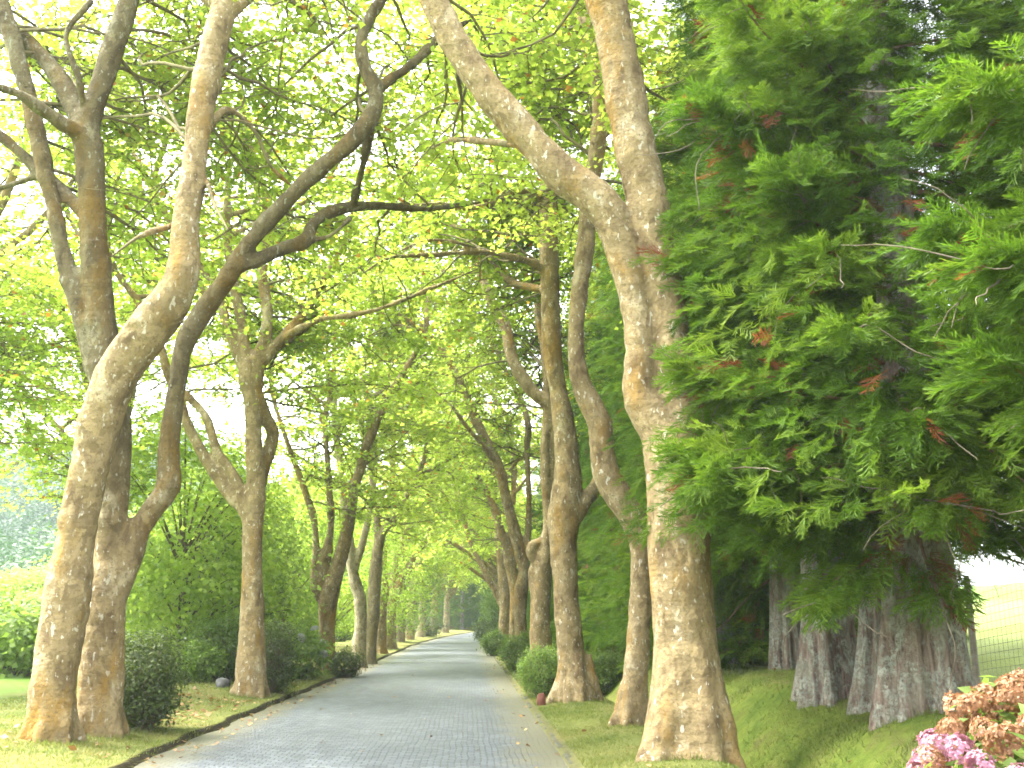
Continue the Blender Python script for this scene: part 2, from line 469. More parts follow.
def mat_simple(name, a, b, scale=8, rough=0.85, bstr=0.4):
    m, nt, out = mat_new(name)
    co = node(nt, 'ShaderNodeTexCoord').outputs['Object']
    n = tex_noise(nt, co, scale, 5, 0.65)
    principled(nt, out, ramp(nt, n, [(0.3, a), (0.7, b)]), rough, bump(nt, n, bstr, 0.02), 0.25)
    return m
M['stone'] = mat_simple('grey_stone', (0.05, 0.05, 0.045), (0.13, 0.13, 0.12))
M['kerb'] = mat_simple('kerb_stone', (0.04, 0.042, 0.022), (0.095, 0.092, 0.06), 5)
M['red_stone'] = mat_simple('red_marker_stone', (0.10, 0.035, 0.025), (0.19, 0.08, 0.05), 12)
M['wire'] = mat_simple('galvanised_wire', (0.2, 0.22, 0.2), (0.34, 0.36, 0.33), 20, 0.5)
M['post'] = mat_simple('weathered_post', (0.16, 0.13, 0.09), (0.3, 0.26, 0.2), 10)
M['hill'] = mat_simple('hill_ground', (0.05, 0.08, 0.03), (0.09, 0.12, 0.04), 0.05)

# ------------------------------------------------------------------ terrain
U_L, U_R = -3.85, 1.15
def off(Y):
    Y = np.asarray(Y, float); return 0.0009 * np.maximum(0, Y - 65) ** 2
def rz(Y):
    Y = np.asarray(Y, float); return 0.55 * (np.clip(Y - 60, 0, 200) / 100) ** 2
def ground_z(x, Y):
    x = np.asarray(x, float); Y = np.asarray(Y, float)
    u = x - off(Y)
    eL = U_L + 0.10 * n2(0 * Y, Y, 2.1, 3) + 0.05 * n2(0 * Y, Y, 0.6, 4)
    d = eL - u
    zl = 0.085 * sstep(0.0, 0.10, d) + 0.16 * sstep(0.2, 2.2, d) + sstep(0.1, 1.0, d) * (0.05 * n2(x, Y, 1.7, 5) + 0.02 * n2(x, Y, 0.5, 6))
    d2 = u - U_R
    zr = 0.03 * sstep(0.0, 0.1, d2) + 0.10 * sstep(0.1, 1.4, d2) + sstep(0.1, 1.0, d2) * (0.03 * n2(x, Y, 1.4, 7) + 0.012 * n2(x, Y, 0.45, 8))
    zr = zr - 0.40 * np.exp(-((u - 3.35 - 0.12 * n2(0 * Y, Y, 3, 9)) / 0.42) ** 2) + 0.50 * sstep(3.35, 4.8, u) * (1 + 0.4 * n2(x, Y, 1.1, 10))
    zr = zr + 0.09 * np.maximum(0, u - 8.5)
    return rz(Y) + np.where(d > 0, zl, np.where(d2 > 0, zr, -0.06))

def build_ground():
    du = np.concatenate([np.array([-500, -400, -300, -200, -140, -100, -70, -50, -38, -28, -22, -18, -15, -13]), np.arange(-11.5, -5.0, 0.3),
                         np.arange(-5.0, -4.05, 0.1), np.arange(-4.05, -3.6, 0.02), np.array([-3, -1.3, 0.5]), np.arange(1.0, 1.5, 0.05),
                         np.arange(1.55, 6.5, 0.12), np.arange(6.6, 12, 0.5), np.array([13, 15, 18, 22, 28, 36, 46, 60, 80, 110, 150, 220, 380, 500])])
    Ys = np.concatenate([np.array([-60, -40, -20]), np.arange(-10, 5, 1.0), np.arange(5, 34, 0.2), np.arange(34, 80, 0.8), np.arange(80, 200, 3), np.array([210, 240, 300, 420, 520])])
    X, Y = np.meshgrid(du, Ys)
    Xw = X + off(np.minimum(Y, 200))
    Z = ground_z(Xw, np.minimum(Y, 200))
    Z = np.minimum(Z, 8 + rz(200))
    # off() clamps far away, recompute heights there from the local u
    v = np.stack([Xw, Y, Z], -1).reshape(-1, 3)
    ny, nx = X.shape
    i = np.arange(ny - 1)[:, None] * nx + np.arange(nx - 1)[None, :]
    f = np.stack([i, i + 1, i + nx + 1, i + nx], -1).reshape(-1, 4)
    mb = MB(); mb.add(v, f)
    tag(mb.build('ground', M['ground'], smooth=True), kind='structure')
build_ground()

def build_road():
    Ys = np.concatenate([np.arange(-30, 60, 1.0), np.arange(60, 200, 2.0)])
    us = np.linspace(U_L - 0.14, U_R + 0.12, 11)
    X, Y = np.meshgrid(us, Ys)
    camber = 0.05 * (1 - ((X + 1.35) / 2.6) ** 2)
    v = np.stack([X + off(Y), Y, rz(Y) + camber - 0.005], -1).reshape(-1, 3)
    ny, nx = X.shape
    i = np.arange(ny - 1)[:, None] * nx + np.arange(nx - 1)[None, :]
    f = np.stack([i, i + 1, i + nx + 1, i + nx], -1).reshape(-1, 4)
    mb = MB(); mb.add(v, f)
    o = mb.build('road', M['road'], smooth=True)
    uv = o.data.uv_layers.new(name='UVMap')
    uvs = np.stack([X - U_L, Y], -1).reshape(-1, 2).astype(np.float32)
    idx = np.empty(len(o.data.loops), np.int32); o.data.loops.foreach_get('vertex_index', idx)
    uv.data.foreach_set('uv', uvs[idx].ravel())
    tag(o, kind='structure')
build_road()

def build_kerb():
    mb = MB(); y = 2.0
    while y < 70:
        L = 0.35 + 0.35 * random.random()
        if random.random() < 0.4: y += L; continue
        w = 0.10; z0 = -0.06; z1 = 0.016 + 0.016 * random.random(); j = 0.015 * random.uniform(-1, 1)
        c = U_R + 0.07 + j + float(off(y)); b = 0.012
        v = [(c - w / 2, y, z0), (c + w / 2, y, z0), (c + w / 2, y + L, z0), (c - w / 2, y + L, z0),
             (c - w / 2, y, z1 - b), (c + w / 2, y, z1 - b), (c + w / 2, y + L, z1 - b), (c - w / 2, y + L, z1 - b),
             (c - w / 2 + b, y + b, z1), (c + w / 2 - b, y + b, z1), (c + w / 2 - b, y + L - b, z1), (c - w / 2 + b, y + L - b, z1)]
        f = [(0, 1, 5, 4), (1, 2, 6, 5), (2, 3, 7, 6), (3, 0, 4, 7), (4, 5, 9, 8), (5, 6, 10, 9), (6, 7, 11, 10), (7, 4, 8, 11), (8, 9, 10, 11)]
        mb.add(np.array(v) + np.array([0, 0, float(rz(y))]), f)
        y += L + 0.015
    tag(mb.build('kerb', M['kerb']), kind='structure')
build_kerb()

# ------------------------------------------------------------------ leaves
LEAF_V = np.array([(0, 0, 0), (0.52, 0.34, 0.05), (0.27, 0.58, 0.02), (0, 1.0, -0.10), (-0.27, 0.58, 0.02), (-0.52, 0.34, 0.05)])
LEAF_F = np.array([(0, 1, 2), (0, 2, 3), (0, 3, 4), (0, 4, 5)])
OVAL_V = np.array([(0, 0, 0), (0.26, 0.45, 0.06), (0, 1.0, -0.06), (-0.26, 0.45, 0.06)])
OVAL_F = np.array([(0, 1, 2), (0, 2, 3)])

def frames(nrm, g):
    nrm = nrm / (np.linalg.norm(nrm, axis=1, keepdims=True) + 1e-9)
    h = g.normal(size=nrm.shape)
    y = h - nrm * np.sum(h * nrm, 1, keepdims=True)
    y /= np.linalg.norm(y, axis=1, keepdims=True) + 1e-9
    x = np.cross(y, nrm)
    return x, y, nrm

def add_leaves(mb, pos, nrm, size, tint, g, shape='lobed'):
    V, Fc = (LEAF_V, LEAF_F) if shape == 'lobed' else (OVAL_V, OVAL_F)
    n = len(pos)
    if n == 0: return
    x, y, z = frames(nrm, g)
    size = np.broadcast_to(np.asarray(size, float), (n,))
    loc = V[None] * size[:, None, None]
    v = pos[:, None] + loc[..., 0:1] * x[:, None] + loc[..., 1:2] * y[:, None] + loc[..., 2:3] * z[:, None]
    f = Fc[None] + (np.arange(n) * len(V))[:, None, None]
    mb.add(v.reshape(-1, 3), f.reshape(-1, 3), np.repeat(np.broadcast_to(tint, (n,)), len(Fc)))

# ------------------------------------------------------------------ plane trees
def unit(v): return v / (np.linalg.norm(v) + 1e-9)

def fuse(mb, voxel, parent, mat, smooth_it=5, disp=0.02):
    """voxel-fuse the swept limbs into one continuous trunk surface"""
    me = mb.mesh('trunk_raw')
    o = bpy.data.objects.new('trunk_raw', me); COL.objects.link(o)
    rm = o.modifiers.new('r', 'REMESH'); rm.mode = 'VOXEL'; rm.voxel_size = voxel
    sm = o.modifiers.new('s', 'SMOOTH'); sm.factor = 0.5; sm.iterations = smooth_it
    dg = bpy.context.evaluated_depsgraph_get()
    m2 = bpy.data.meshes.new_from_object(o.evaluated_get(dg))
    bpy.data.objects.remove(o); bpy.data.meshes.remove(me)
    n = len(m2.vertices)
    co = np.empty(n * 3, np.float32); m2.vertices.foreach_get('co', co); co = co.reshape(-1, 3).astype(float)
    no = np.empty(n * 3, np.float32); m2.vertices.foreach_get('normal', no); no = no.reshape(-1, 3)
    d = noise3(co * np.array([2.4, 2.4, 1.6]), 11) * 1.0 + noise3(co * np.array([5.5, 5.5, 4.0]), 12) * 0.5 + noise3(co * np.array([2.0, 2.0, 11.0]), 13) * 0.45
    kn = np.maximum(0, noise3(co * 3.1, 14) - 0.45) * 3.0
    co = co + no * (disp * (d + kn))[:, None]
    m2.vertices.foreach_set('co', co.astype(np.float32).ravel())
    m2.polygons.foreach_set('use_smooth', np.ones(len(m2.polygons), bool))
    m2.materials.clear(); m2.materials.append(mat); m2.name = 'trunk'
    m2.update()
    t = bpy.data.objects.new('trunk', m2); COL.objects.link(t)
    t.parent = parent; t.location = tuple(-np.array(parent.location))
    return t

def grow_walk(p, d, L, r0, r1, g, step=0.35, wig=0.2, up=0.0):
    n = max(3, int(L / step)); pts = [p]; d = unit(d)
    for i in range(n):
        d = unit(d + g.normal(size=3) * wig * np.array([1, 1, 0.7]) + np.array([0, 0, up]))
        pts.append(pts[-1] + d * L / n)
    t = np.linspace(0, 1, n + 1)
    return np.array(pts), r0 * (1 - t) ** 0.8 + r1

def grow_crown(limbs, g, n_sec, n_leaf, leaf, tw, cr, zmin=5.0, zmax=17.0, toward=None, sec_len=(2.0, 4.2), tshift=0.0, ymin=-99.0):
    """secondary branches and twigs off the limbs, leaves round the twigs"""
    nodes = []
    for pts, rad in limbs:
        for i in range(len(pts)):
            if pts[i][2] > zmin and rad[i] < 0.30: nodes.append((pts[i], rad[i]))
    if not nodes: return
    twigs = []
    done = 0
    for k in range(n_sec * 3):
        if done >= n_sec: break
        p, r = nodes[g.integers(len(nodes))]
        az = g.uniform(0, 2 * math.pi); el = R(g.uniform(-12, 48))
        if toward is not None and g.random() < 0.35:
            q = toward - p; az = math.atan2(q[1], q[0]) + g.normal() * 0.6
        if p[1] < ymin: az = math.pi / 2 + g.normal() * 0.75
        if p[2] > zmax - 3: el = R(g.uniform(-25, 25))
        d = np.array([math.cos(az) * math.cos(el), math.sin(az) * math.cos(el), math.sin(el)])
        L = g.uniform(*sec_len)
        pts, rad = grow_walk(p, d, L, min(0.32 * r, 0.027), 0.005, g, 0.35, 0.24, -0.015)
        if pts[-1, 1] < ymin + 0.3 or pts[:, 1].min() < min(ymin, p[1]) - 0.2: continue
        done += 1
        tube(tw, pts, rad, 6)
        for i in range(2, len(pts)):
            dd = unit(pts[i] - pts[i - 1])
            for s in (-1, 1):
                if g.random() < 0.30 and i < len(pts) - 1: continue
                side = unit(np.cross(dd, [0, 0, 1.0])) * s
                if pts[i][1] < ymin - 0.1: continue
                d3 = unit(dd * g.uniform(0.2, 0.9) + side * g.uniform(0.4, 1.0) + np.array([0, 0, g.uniform(-0.35, 0.35)]))
                L3 = g.uniform(0.5, 1.3)
                p3, r3 = grow_walk(pts[i], d3, L3, min(rad[i] * 0.6, 0.011), 0.003, g, 0.25, 0.25, -0.05)
                tube(tw, p3, r3, 4)
                twigs.append(p3)
    if not twigs: return
    per = max(4, int(n_leaf / len(twigs)))
    pos = []
    for p3 in twigs:
        m = g.poisson(per)
        t = g.uniform(0.1, 1.05, m) * (len(p3) - 1)
        i = np.clip(t.astype(int), 0, len(p3) - 2); fr = (t - i)[:, None]
        q = p3[i] * (1 - fr) + p3[i + 1] * fr
        pos.append(q + g.normal(size=(m, 3)) * np.array([0.13, 0.13, 0.08]))
    pos = np.concatenate(pos); pos = pos[pos[:, 1] > ymin]
    n = len(pos)
    nrm = np.array([0, 0, 1.0]) + g.normal(size=(n, 3)) * 0.55
    clump = noise3(pos * 0.55, 21) * 0.22 + noise3(pos * 1.7, 22) * 0.12
    tint = np.clip(0.42 + tshift + clump + g.normal(size=n) * 0.14, 0, 0.90)
    aut = g.random(n) < 0.022 + 0.05 * np.maximum(0, noise3(pos * 0.8, 23) - 0.35)
    tint = np.where(aut, g.uniform(0.93, 1.0, n), tint)
    add_leaves(cr, pos, nrm, leaf * g.uniform(0.65, 1.2, n), tint, g)

ROADX = -1.35
def plane_tree(Y, stems, label, group, mat='bark_warm', voxel=0.04, n_sec=60, n_leaf=18000, leaf=0.17, extend=True, zmin=5.2, roots=6, seed=0, disp=0.02, zx=15.5, sides=14, front=2.0, wscale=1.0, forks=3):
    """stems: list of (start, [(px, py, width_px, dY), ...]); the first one stands on the ground"""
    g = np.random.default_rng(1000 + seed)
    base_px = stems[0][0]
    b0 = P(base_px[0], base_px[1], Y)
    b0[2] = float(ground_z(b0[0], b0[1]))
    root = empty('plane_tree', b0, label, 'tree', group)
    raw = MB(); limbs = []
    for si, st in enumerate(stems):
        pts, rad = [], []
        for (px, py, w, *dy) in st:
            p = P(px, py, Y + (dy[0] if dy else 0.0))
            pts.append(p); rad.append(0.5 * w * wscale * scale_at(p))
        pts = np.array(pts); rad = np.array(rad)
        if si == 0 or st[0][1] > 620 and len(st[0]) > 4:
            z0 = float(ground_z(pts[0][0], pts[0][1]))
            first = pts[0].copy(); first[2] = z0 - 0.45
            pts = np.vstack([first, pts]); rad = np.concatenate([[rad[0] * 1.08], rad])
            rb = rad[1]
            ph = g.uniform(0, 6.28)
            for k in range(roots):
                a = ph + k * 2 * math.pi / roots + g.uniform(-0.3, 0.3)
                dr = np.array([math.cos(a), math.sin(a), 0])
                c = np.array([pts[1][0], pts[1][1], z0])
                L = g.uniform(1.0, 1.2)
                q = np.array([c + dr * rb * 0.45 + [0, 0, rb * g.uniform(1.6, 2.6)], c + dr * rb * 0.78 + [0, 0, rb * 0.7], c + dr * rb * L + [0, 0, 0.04], c + dr * rb * (L + 0.35) + [0, 0, -0.22]])
                q, qr = resample(q, np.array([0.3, 0.34, 0.24, 0.14]) * rb, 0.1)
                tube(raw, q, qr, 10, True)
        # lazy side-to-side in depth so that stems are not planar
        s_ = np.linspace(0, 1, len(pts))
        if extend and (pts[-1][2] > 6.0 or st[-1][1] < 30) and rad[-1] > 0.06:
            d = unit(unit(pts[-1] - pts[-2]) + np.array([0, g.normal() * 0.35, 0.25]))
            L = max(1.5, min(7.0, zx - pts[-1][2]))
            e, er = grow_walk(pts[-1], d, L, rad[-1], 0.02, g, 0.8, 0.16, 0.06)
            pts = np.vstack([pts, e[1:]]); rad = np.concatenate([rad, er[1:]])
        pts, rad = resample(pts, rad, max(0.12, float(rad.mean()) * 0.5))
        wob = noise3(pts * 1.3, 31 + seed)
        rad = rad * (1 + 0.07 * wob)
        tube(raw, pts, np.maximum(rad, 0.02), sides, True)
        limbs.append((pts, rad))
        # extra forks high up
        if extend and pts[-1][2] > 9 and rad.max() > 0.1:
            for k in range(forks):
                hi = [i for i in range(len(pts)) if pts[i][2] > 7.0 and rad[i] > 0.05]
                if not hi: break
                i = hi[g.integers(len(hi))]
                a = g.uniform(0, 6.28)
                d = np.array([math.cos(a), math.sin(a), g.uniform(0.25, 1.0)])
                e, er = grow_walk(pts[i], d, g.uniform(3, 5.5), rad[i] * 0.55, 0.02, g, 0.6, 0.18, 0.02)
                tube(raw, e, er, 10, True); limbs.append((e, er))
    fuse(raw, voxel, root, M[mat], 4, disp)
    tw, cr = MB(), MB()
    for pts, rad in limbs:       # thin ends go on as fine branches
        thin = np.where(rad < 0.05)[0]
        if len(thin) > 2 and thin[-1] == len(rad) - 1:
            k = max(0, thin[0] - 1)
            tube(tw, pts[k:], np.maximum(rad[k:] * 0.95 * np.linspace(1, 0.6, len(rad) - k), 0.006), 8)
    toward = np.array([ROADX, b0[1], 9.0])
    grow_crown(limbs, g, n_sec, n_leaf, leaf, tw, cr, zmin, zx + 1.5, toward, ymin=b0[1] - front)
    if tw.n: tw.build('branchwork', M['twig'], root, smooth=True)
    if cr.n: cr.build('crown', M['leaf'], root)
    return root

GL, GR = 'plane trees along the left verge', 'plane trees along the right verge'

# nearest on the left
plane_tree(13.4, [
    [(52, 727, 46), (52, 702, 43), (60, 645, 43), (69, 585, 44), (76, 545, 38), (81, 507, 36), (89, 470, 38), (100, 426, 41), (114, 382, 43, -.1), (142, 338, 43, -.2), (165, 309, 40, -.3), (180, 279, 34, -.4), (185, 245, 28, -.4), (187, 215, 27, -.4), (195, 156, 26, -.3), (206, 78, 26, -.2), (226, 0, 26, 0), (236, -50, 24, .2)],
    [(223, 8, 16), (200, -6, 12), (185, -20, 9, .4)],
    [(232, 12, 14), (262, -12, 9), (290, -40, 7, -.5)],
    [(182, 222, 7), (165, 228, 6, -.3), (140, 236, 5, -.6), (112, 256, 3, -1)],
    [(196, 150, 8), (225, 110, 6, .4), (255, 132, 5, .8), (270, 165, 5, 1.), (296, 190, 4, 1.3)],
    [(190, 190, 7), (205, 180, 6, -.3), (215, 205, 5, -.6), (228, 230, 3, -.9)],
    ], 'thick leaning plane tree nearest the camera on the left, its orange stained trunk bending right', GL, seed=1, front=-1.0, zmin=8.0, forks=0, leaf=0.105, n_sec=66, n_leaf=17000, voxel=0.035, zx=15)

plane_tree(14.2, [
    [(98, 723, 47), (99, 705, 45), (104, 624, 40), (108, 580, 35), (110, 546, 32), (113, 480, 32), (115, 426, 33), (108, 385, 34), (103, 338, 30), (98, 294, 29), (94, 250, 28), (93, 234, 27), (90, 156, 28), (86, 128, 27), (100, 90, 21), (113, 51, 21), (129, 0, 21), (140, -45, 18)],
    [(108, 395, 22), (97, 373, 22), (89, 338, 20), (76, 294, 20), (62, 250, 18), (51, 195, 17), (33, 117, 17), (18, 59, 17), (4, 12, 16), (-10, -35, 15)],
    [(86, 132, 22), (66, 90, 20, .2), (43, 58, 18, .3), (16, 35, 16, .3), (-14, 15, 14, .4)],
    [(88, 140, 16), (66, 125, 14, -.3), (47, 113, 12, -.5), (20, 95, 10, -.8), (-20, 80, 9, -1)],
    [(86, 215, 14), (60, 190, 14, .3), (35, 168, 13, .5), (12, 145, 12, .5), (-20, 120, 11, .6)],
    [(50, 172, 9, .4), (20, 182, 8, .6), (-12, 192, 7, .7)],
    [(84, 118, 6), (79, 80, 6, -.4), (66, 35, 6, -.5), (92, 0, 6, -.5)],
    [(112, 600, 26), (129, 558, 26), (138, 530, 24), (154, 507, 24), (169, 486, 24), (168, 462, 22), (171, 426, 19), (177, 382, 17), (183, 350, 18), (191, 332, 19), (206, 308, 20), (228, 277, 20, -.1), (250, 242, 18, -.2), (281, 207, 17, -.3), (312, 176, 17, -.4), (352, 141, 18, -.5), (373, 113, 18, -.5), (375, 90, 15, -.5), (363, 63, 14, -.5), (361, 39, 13, -.5), (371, 16, 12, -.5), (384, -5, 11, -.5), (400, -40, 10, -.5)],
    [(374, 96, 12, -.5), (386, 82, 10, -.4), (411, 65, 9, -.2), (439, 38, 8, 0), (470, 20, 6, .3)],
    [(238, 266, 15, -.2), (262, 258, 15, 0), (290, 246, 14, .3), (306, 240, 13, .5), (314, 222, 11, .7), (330, 212, 11, .9), (352, 207, 10, 1.2), (384, 206, 9, 1.6), (420, 209, 7, 2.0), (452, 206, 5, 2.4), (490, 200, 3, 2.8), (520, 186, 2, 3.1)],
    [(372, 120, 9, -.5), (364, 160, 8, .2), (357, 190, 7, .9), (353, 207, 6, 1.2)],
    [(306, 240, 7, .5), (330, 236, 5, .4), (350, 218, 4, .3)],
    [(240, 222, 3, .6), (214, 240, 3, .9)],
    ], 'low forked plane behind the nearest left one, its dark limb arching over the road', GL, mat='bark_mixed', seed=2, front=-0.5, zmin=7.4, forks=0, leaf=0.105, n_sec=72, n_leaf=18000, voxel=0.035, zx=15)

plane_tree(21.8, [
    [(251, 688, 30), (251, 670, 28), (252, 624, 24), (252, 566, 20), (253, 530, 21), (255, 500, 22), (256, 480, 18), (253, 430, 17), (253, 400, 20), (252, 372, 25), (264, 345, 14), (267, 310, 12), (262, 270, 10), (268, 225, 9)],
    [(253, 530, 16), (245, 510, 15), (234, 499, 14), (221, 482, 12), (205, 458, 11), (190, 430, 9), (183, 410, 8)],
    [(245, 510, 12), (236, 480, 11), (224, 462, 11), (216, 450, 10), (211, 430, 9), (205, 415, 8), (195, 403, 7), (184, 392, 6), (170, 372, 5)],
    [(257, 494, 14), (264, 465, 15, .3), (273, 436, 13, .4), (266, 418, 13, .2), (258, 396, 12)],
    [(251, 378, 16), (238, 352, 12), (226, 320, 10), (215, 290, 8), (196, 260, 7)],
    [(258, 366, 14), (279, 343, 11), (297, 322, 10), (318, 290, 8), (338, 255, 7), (352, 222, 6)],
    ], 'pale plane with a low forked arm on the left beside a square dark shrub', GL, seed=3, front=0.3, zmin=6.4, n_sec=84, n_leaf=32000, leaf=0.115, voxel=0.04, zx=15.5)

plane_tree(33, [
    [(328, 667, 18), (327, 660, 16), (327, 624, 16), (329, 598, 19), (338, 567, 14), (348, 528, 13), (354, 489, 11), (361, 468, 10), (364, 454, 10), (372, 433, 10), (386, 400, 8), (400, 378, 7), (415, 354, 6)],
    [(328, 600, 12), (323, 572, 10), (328, 545, 9), (331, 520, 8), (328, 468, 6), (325, 420, 6)],
    [(327, 606, 10), (316, 590, 9), (315, 567, 8), (316, 545, 7), (314, 520, 7), (303, 486, 6), (290, 450, 6), (275, 405, 5)],
    ], 'plane tree with three rising limbs on the left, behind the white flowered hydrangea', GL, seed=4, n_sec=84, n_leaf=21000, leaf=0.13, voxel=0.05, zx=16)

plane_tree(37.5, [
    [(359, 662, 16), (359, 650, 14), (361, 620, 13), (360, 598, 13), (356, 585, 13), (352, 567, 11), (350, 545, 9), (344, 505, 8), (340, 460, 7)],
    [(353, 575, 8), (362, 545, 7), (372, 500, 6), (375, 460, 6)],
    ], 'whitish plane tree leaning slightly, on the left verge close beside a darker trunk', GL, mat='bark_pale', seed=5, n_sec=70, n_leaf=12500, leaf=0.15, voxel=0.05, zx=16)

plane_tree(41, [
    [(370, 658, 13), (371, 645, 12), (374, 598, 13), (376, 570, 12), (378, 546, 11), (384, 530, 8), (394, 520, 6), (402, 505, 5), (420, 470, 5)],
    [(378, 550, 8), (376, 510, 7), (370, 470, 6)],
    ], 'dark straight plane tree on the left, directly behind the whitish leaning one', GL, mat='bark_grey', seed=6, n_sec=70, n_leaf=12500, leaf=0.15, voxel=0.05, zx=16)

plane_tree(51, [
    [(381, 650, 13), (381, 640, 12), (382, 611, 10), (384, 590, 10), (382, 560, 9), (386, 520, 7), (392, 480, 6)],
    ], 'plane tree with a knobbly dark foot, between the dark straight one and the arching one', GL, seed=7, n_sec=64, n_leaf=11000, leaf=0.17, voxel=0.06, zx=17)

plane_tree(60, [
    [(391, 646, 11), (391, 630, 10), (392, 610, 9), (395, 596, 10), (405, 572, 7), (418, 551, 7), (430, 533, 6), (434, 517, 6), (447, 506, 5), (458, 500, 4)],
    [(394, 600, 7), (395, 567, 6), (401, 546, 6), (410, 520, 5), (416, 495, 5)],
    ], 'plane tree on the left whose bent limb arches low over the far road', GL, seed=8, n_sec=70, n_leaf=11000, leaf=0.17, voxel=0.06, zx=17)

plane_tree(28, [
    [(103, 672, 22), (103, 650, 20), (104, 600, 17), (106, 540, 16), (108, 480, 15), (100, 430, 12), (88, 380, 10), (70, 330, 8)],
    [(107, 500, 11), (122, 440, 9), (130, 390, 8), (128, 330, 7)],
    [(107, 520, 9), (88, 470, 7, .5), (60, 430, 6, 1), (30, 400, 5, 1.4)],
    ], 'garden plane tree whose trunk is hidden behind the nearest left pair', GL, seed=9, front=3.0, n_sec=90, n_leaf=25000, leaf=0.12, voxel=0.045, zx=12, zmin=4.4)

plane_tree(21, [
    [(-70, 690, 30), (-70, 640, 26), (-66, 560, 22), (-72, 480, 20), (-60, 400, 16), (-40, 320, 14), (-20, 240, 11)],
    [(-70, 500, 13), (-48, 440, 11, .5), (-20, 400, 8, 1.0), (14, 372, 5, 1.4), (40, 350, 4, 1.6)],
    [(-68, 470, 13), (-100, 400, 11), (-130, 320, 9)],
    ], 'plane tree standing beyond the left edge, only its boughs in view', GL, seed=10, front=3.0, n_sec=90, n_leaf=24000, leaf=0.12, voxel=0.045, zx=13, zmin=5.4)

# right side
plane_tree(12.0, [
    [(689, 756, 82), (689, 735, 74), (687, 700, 66), (685, 650, 60), (683, 616, 58), (679, 544, 57), (677, 490, 57), (674, 455, 58), (660, 425, 44), (641, 400, 34), (639, 375, 30), (641, 352, 30), (634, 295, 31), (619, 237, 32), (603, 206, 34), (572, 182, 36), (552, 164, 34), (528, 137, 30), (487, 89, 28), (456, 44, 28), (434, 0, 26), (416, -45, 24)],
    [(678, 475, 46), (680, 430, 46), (680, 395, 40), (672, 352, 37), (665, 295, 38), (654, 237, 38), (643, 180, 38), (626, 102, 36), (614, 34, 37), (606, 0, 37), (596, -55, 34)],
    [(540, 150, 8), (520, 146, 7, .4), (490, 142, 6, .8), (455, 140, 5, 1.2), (430, 148, 4, 1.5)],
    ], 'massive mottled plane tree nearest on the right, splitting into two big limbs', GR, seed=11, wscale=1.09, front=-0.9, zmin=9.0, forks=0, leaf=0.11, n_sec=60, n_leaf=15000, voxel=0.035, roots=8, disp=0.022, sides=18)

plane_tree(15.6, [
    [(633, 717, 36), (634, 700, 30), (636, 670, 26), (640, 616, 24), (642, 553, 24), (634, 520, 28), (618, 496, 29), (606, 472, 27), (602, 448, 25), (600, 424, 25), (588, 400, 24), (579, 376, 20), (576, 340, 18), (579, 295, 18), (586, 237, 18), (588, 200, 18), (597, 150, 16), (600, 90, 15), (590, 30, 13)],
    ], 'slender S-bent plane tree on the right, leaning out behind the massive mottled trunk', GR, seed=12, front=-0.4, zmin=8.5, forks=0, leaf=0.11, n_sec=50, n_leaf=13500, voxel=0.035, roots=5)

plane_tree(20.5, [
    [(577, 693, 42), (574, 678, 34), (570, 640, 27), (566, 592, 25), (563, 544, 28), (565, 510, 33), (568, 480, 29), (567, 450, 24), (564, 424, 23), (558, 390, 20), (552, 346, 20), (550, 281, 20), (549, 232, 19), (547, 171, 18), (540, 120, 16), (534, 102, 15), (521, 61, 13), (516, 31, 12), (498, 7, 10), (480, -12, 9)],
    [(574, 518, 18), (585, 500, 16), (596, 486, 13, .4), (604, 455, 11, .8), (610, 420, 9, 1.2)],
    [(518, 38, 8), (534, 24, 7), (531, 3, 6), (545, -20, 5)],
    [(543, 150, 13), (551, 130, 12), (565, 102, 11), (574, 79, 10), (592, 64, 8), (602, 40, 7)],
    [(545, 272, 9), (534, 264, 8, -.2), (516, 258, 7, -.4), (480, 252, 6, -.8), (435, 255, 5, -1.2), (390, 258, 4, -1.6), (362, 274, 3, -2)],
    [(478, 250, 5, -.8), (462, 244, 4, -1.), (430, 240, 4, -1.2), (402, 250, 3, -1.4)],
    [(545, 290, 8), (530, 287, 8, .4), (513, 283, 7, .7), (497, 268, 6, 1.0), (480, 250, 5, 1.3)],
    [(544, 198, 9), (530, 192, 8, -.2), (514, 192, 7, -.4), (497, 201, 7, -.6), (470, 208, 6, -.8), (440, 204, 5, -1.), (411, 205, 4, -1.4), (372, 196, 3, -1.8)],
    [(543, 200, 6), (520, 180, 5, -.8), (500, 176, 5, -1.), (472, 188, 4, -1.4), (446, 182, 3, -1.8)],
    ], 'upright plane with a swollen elbow on the right, beside the small red marker', GR, seed=13, front=-0.5, zmin=8.0, forks=0, n_sec=80, n_leaf=32000, leaf=0.115, voxel=0.04, zx=15.5)

plane_tree(29, [
    [(541, 672, 26), (541, 650, 22), (540, 620, 20), (541, 590, 20), (543, 565, 20), (547, 545, 16), (549, 520, 12), (546, 480, 11), (545, 440, 10), (548, 400, 9), (544, 350, 8)],
    [(541, 570, 12), (532, 556, 11), (533, 546, 11), (546, 536, 10), (551, 500, 8), (553, 450, 8), (553, 415, 12), (545, 402, 13), (533, 392, 13), (520, 374, 13), (511, 356, 12), (507, 330, 11), (499, 314, 11), (490, 298, 11), (482, 275, 10), (477, 258, 10), (468, 239, 9), (452, 224, 8), (435, 213, 7), (410, 190, 6), (385, 170, 5)],
    [(538, 612, 8), (531, 575, 8), (536, 560, 7)],
    ], 'twisted knobbly plane tree on the right, behind the upright one with the swollen elbow', GR, seed=14, front=0.0, zmin=7.6, forks=0, n_sec=84, n_leaf=24000, leaf=0.12, voxel=0.045, zx=15.5)

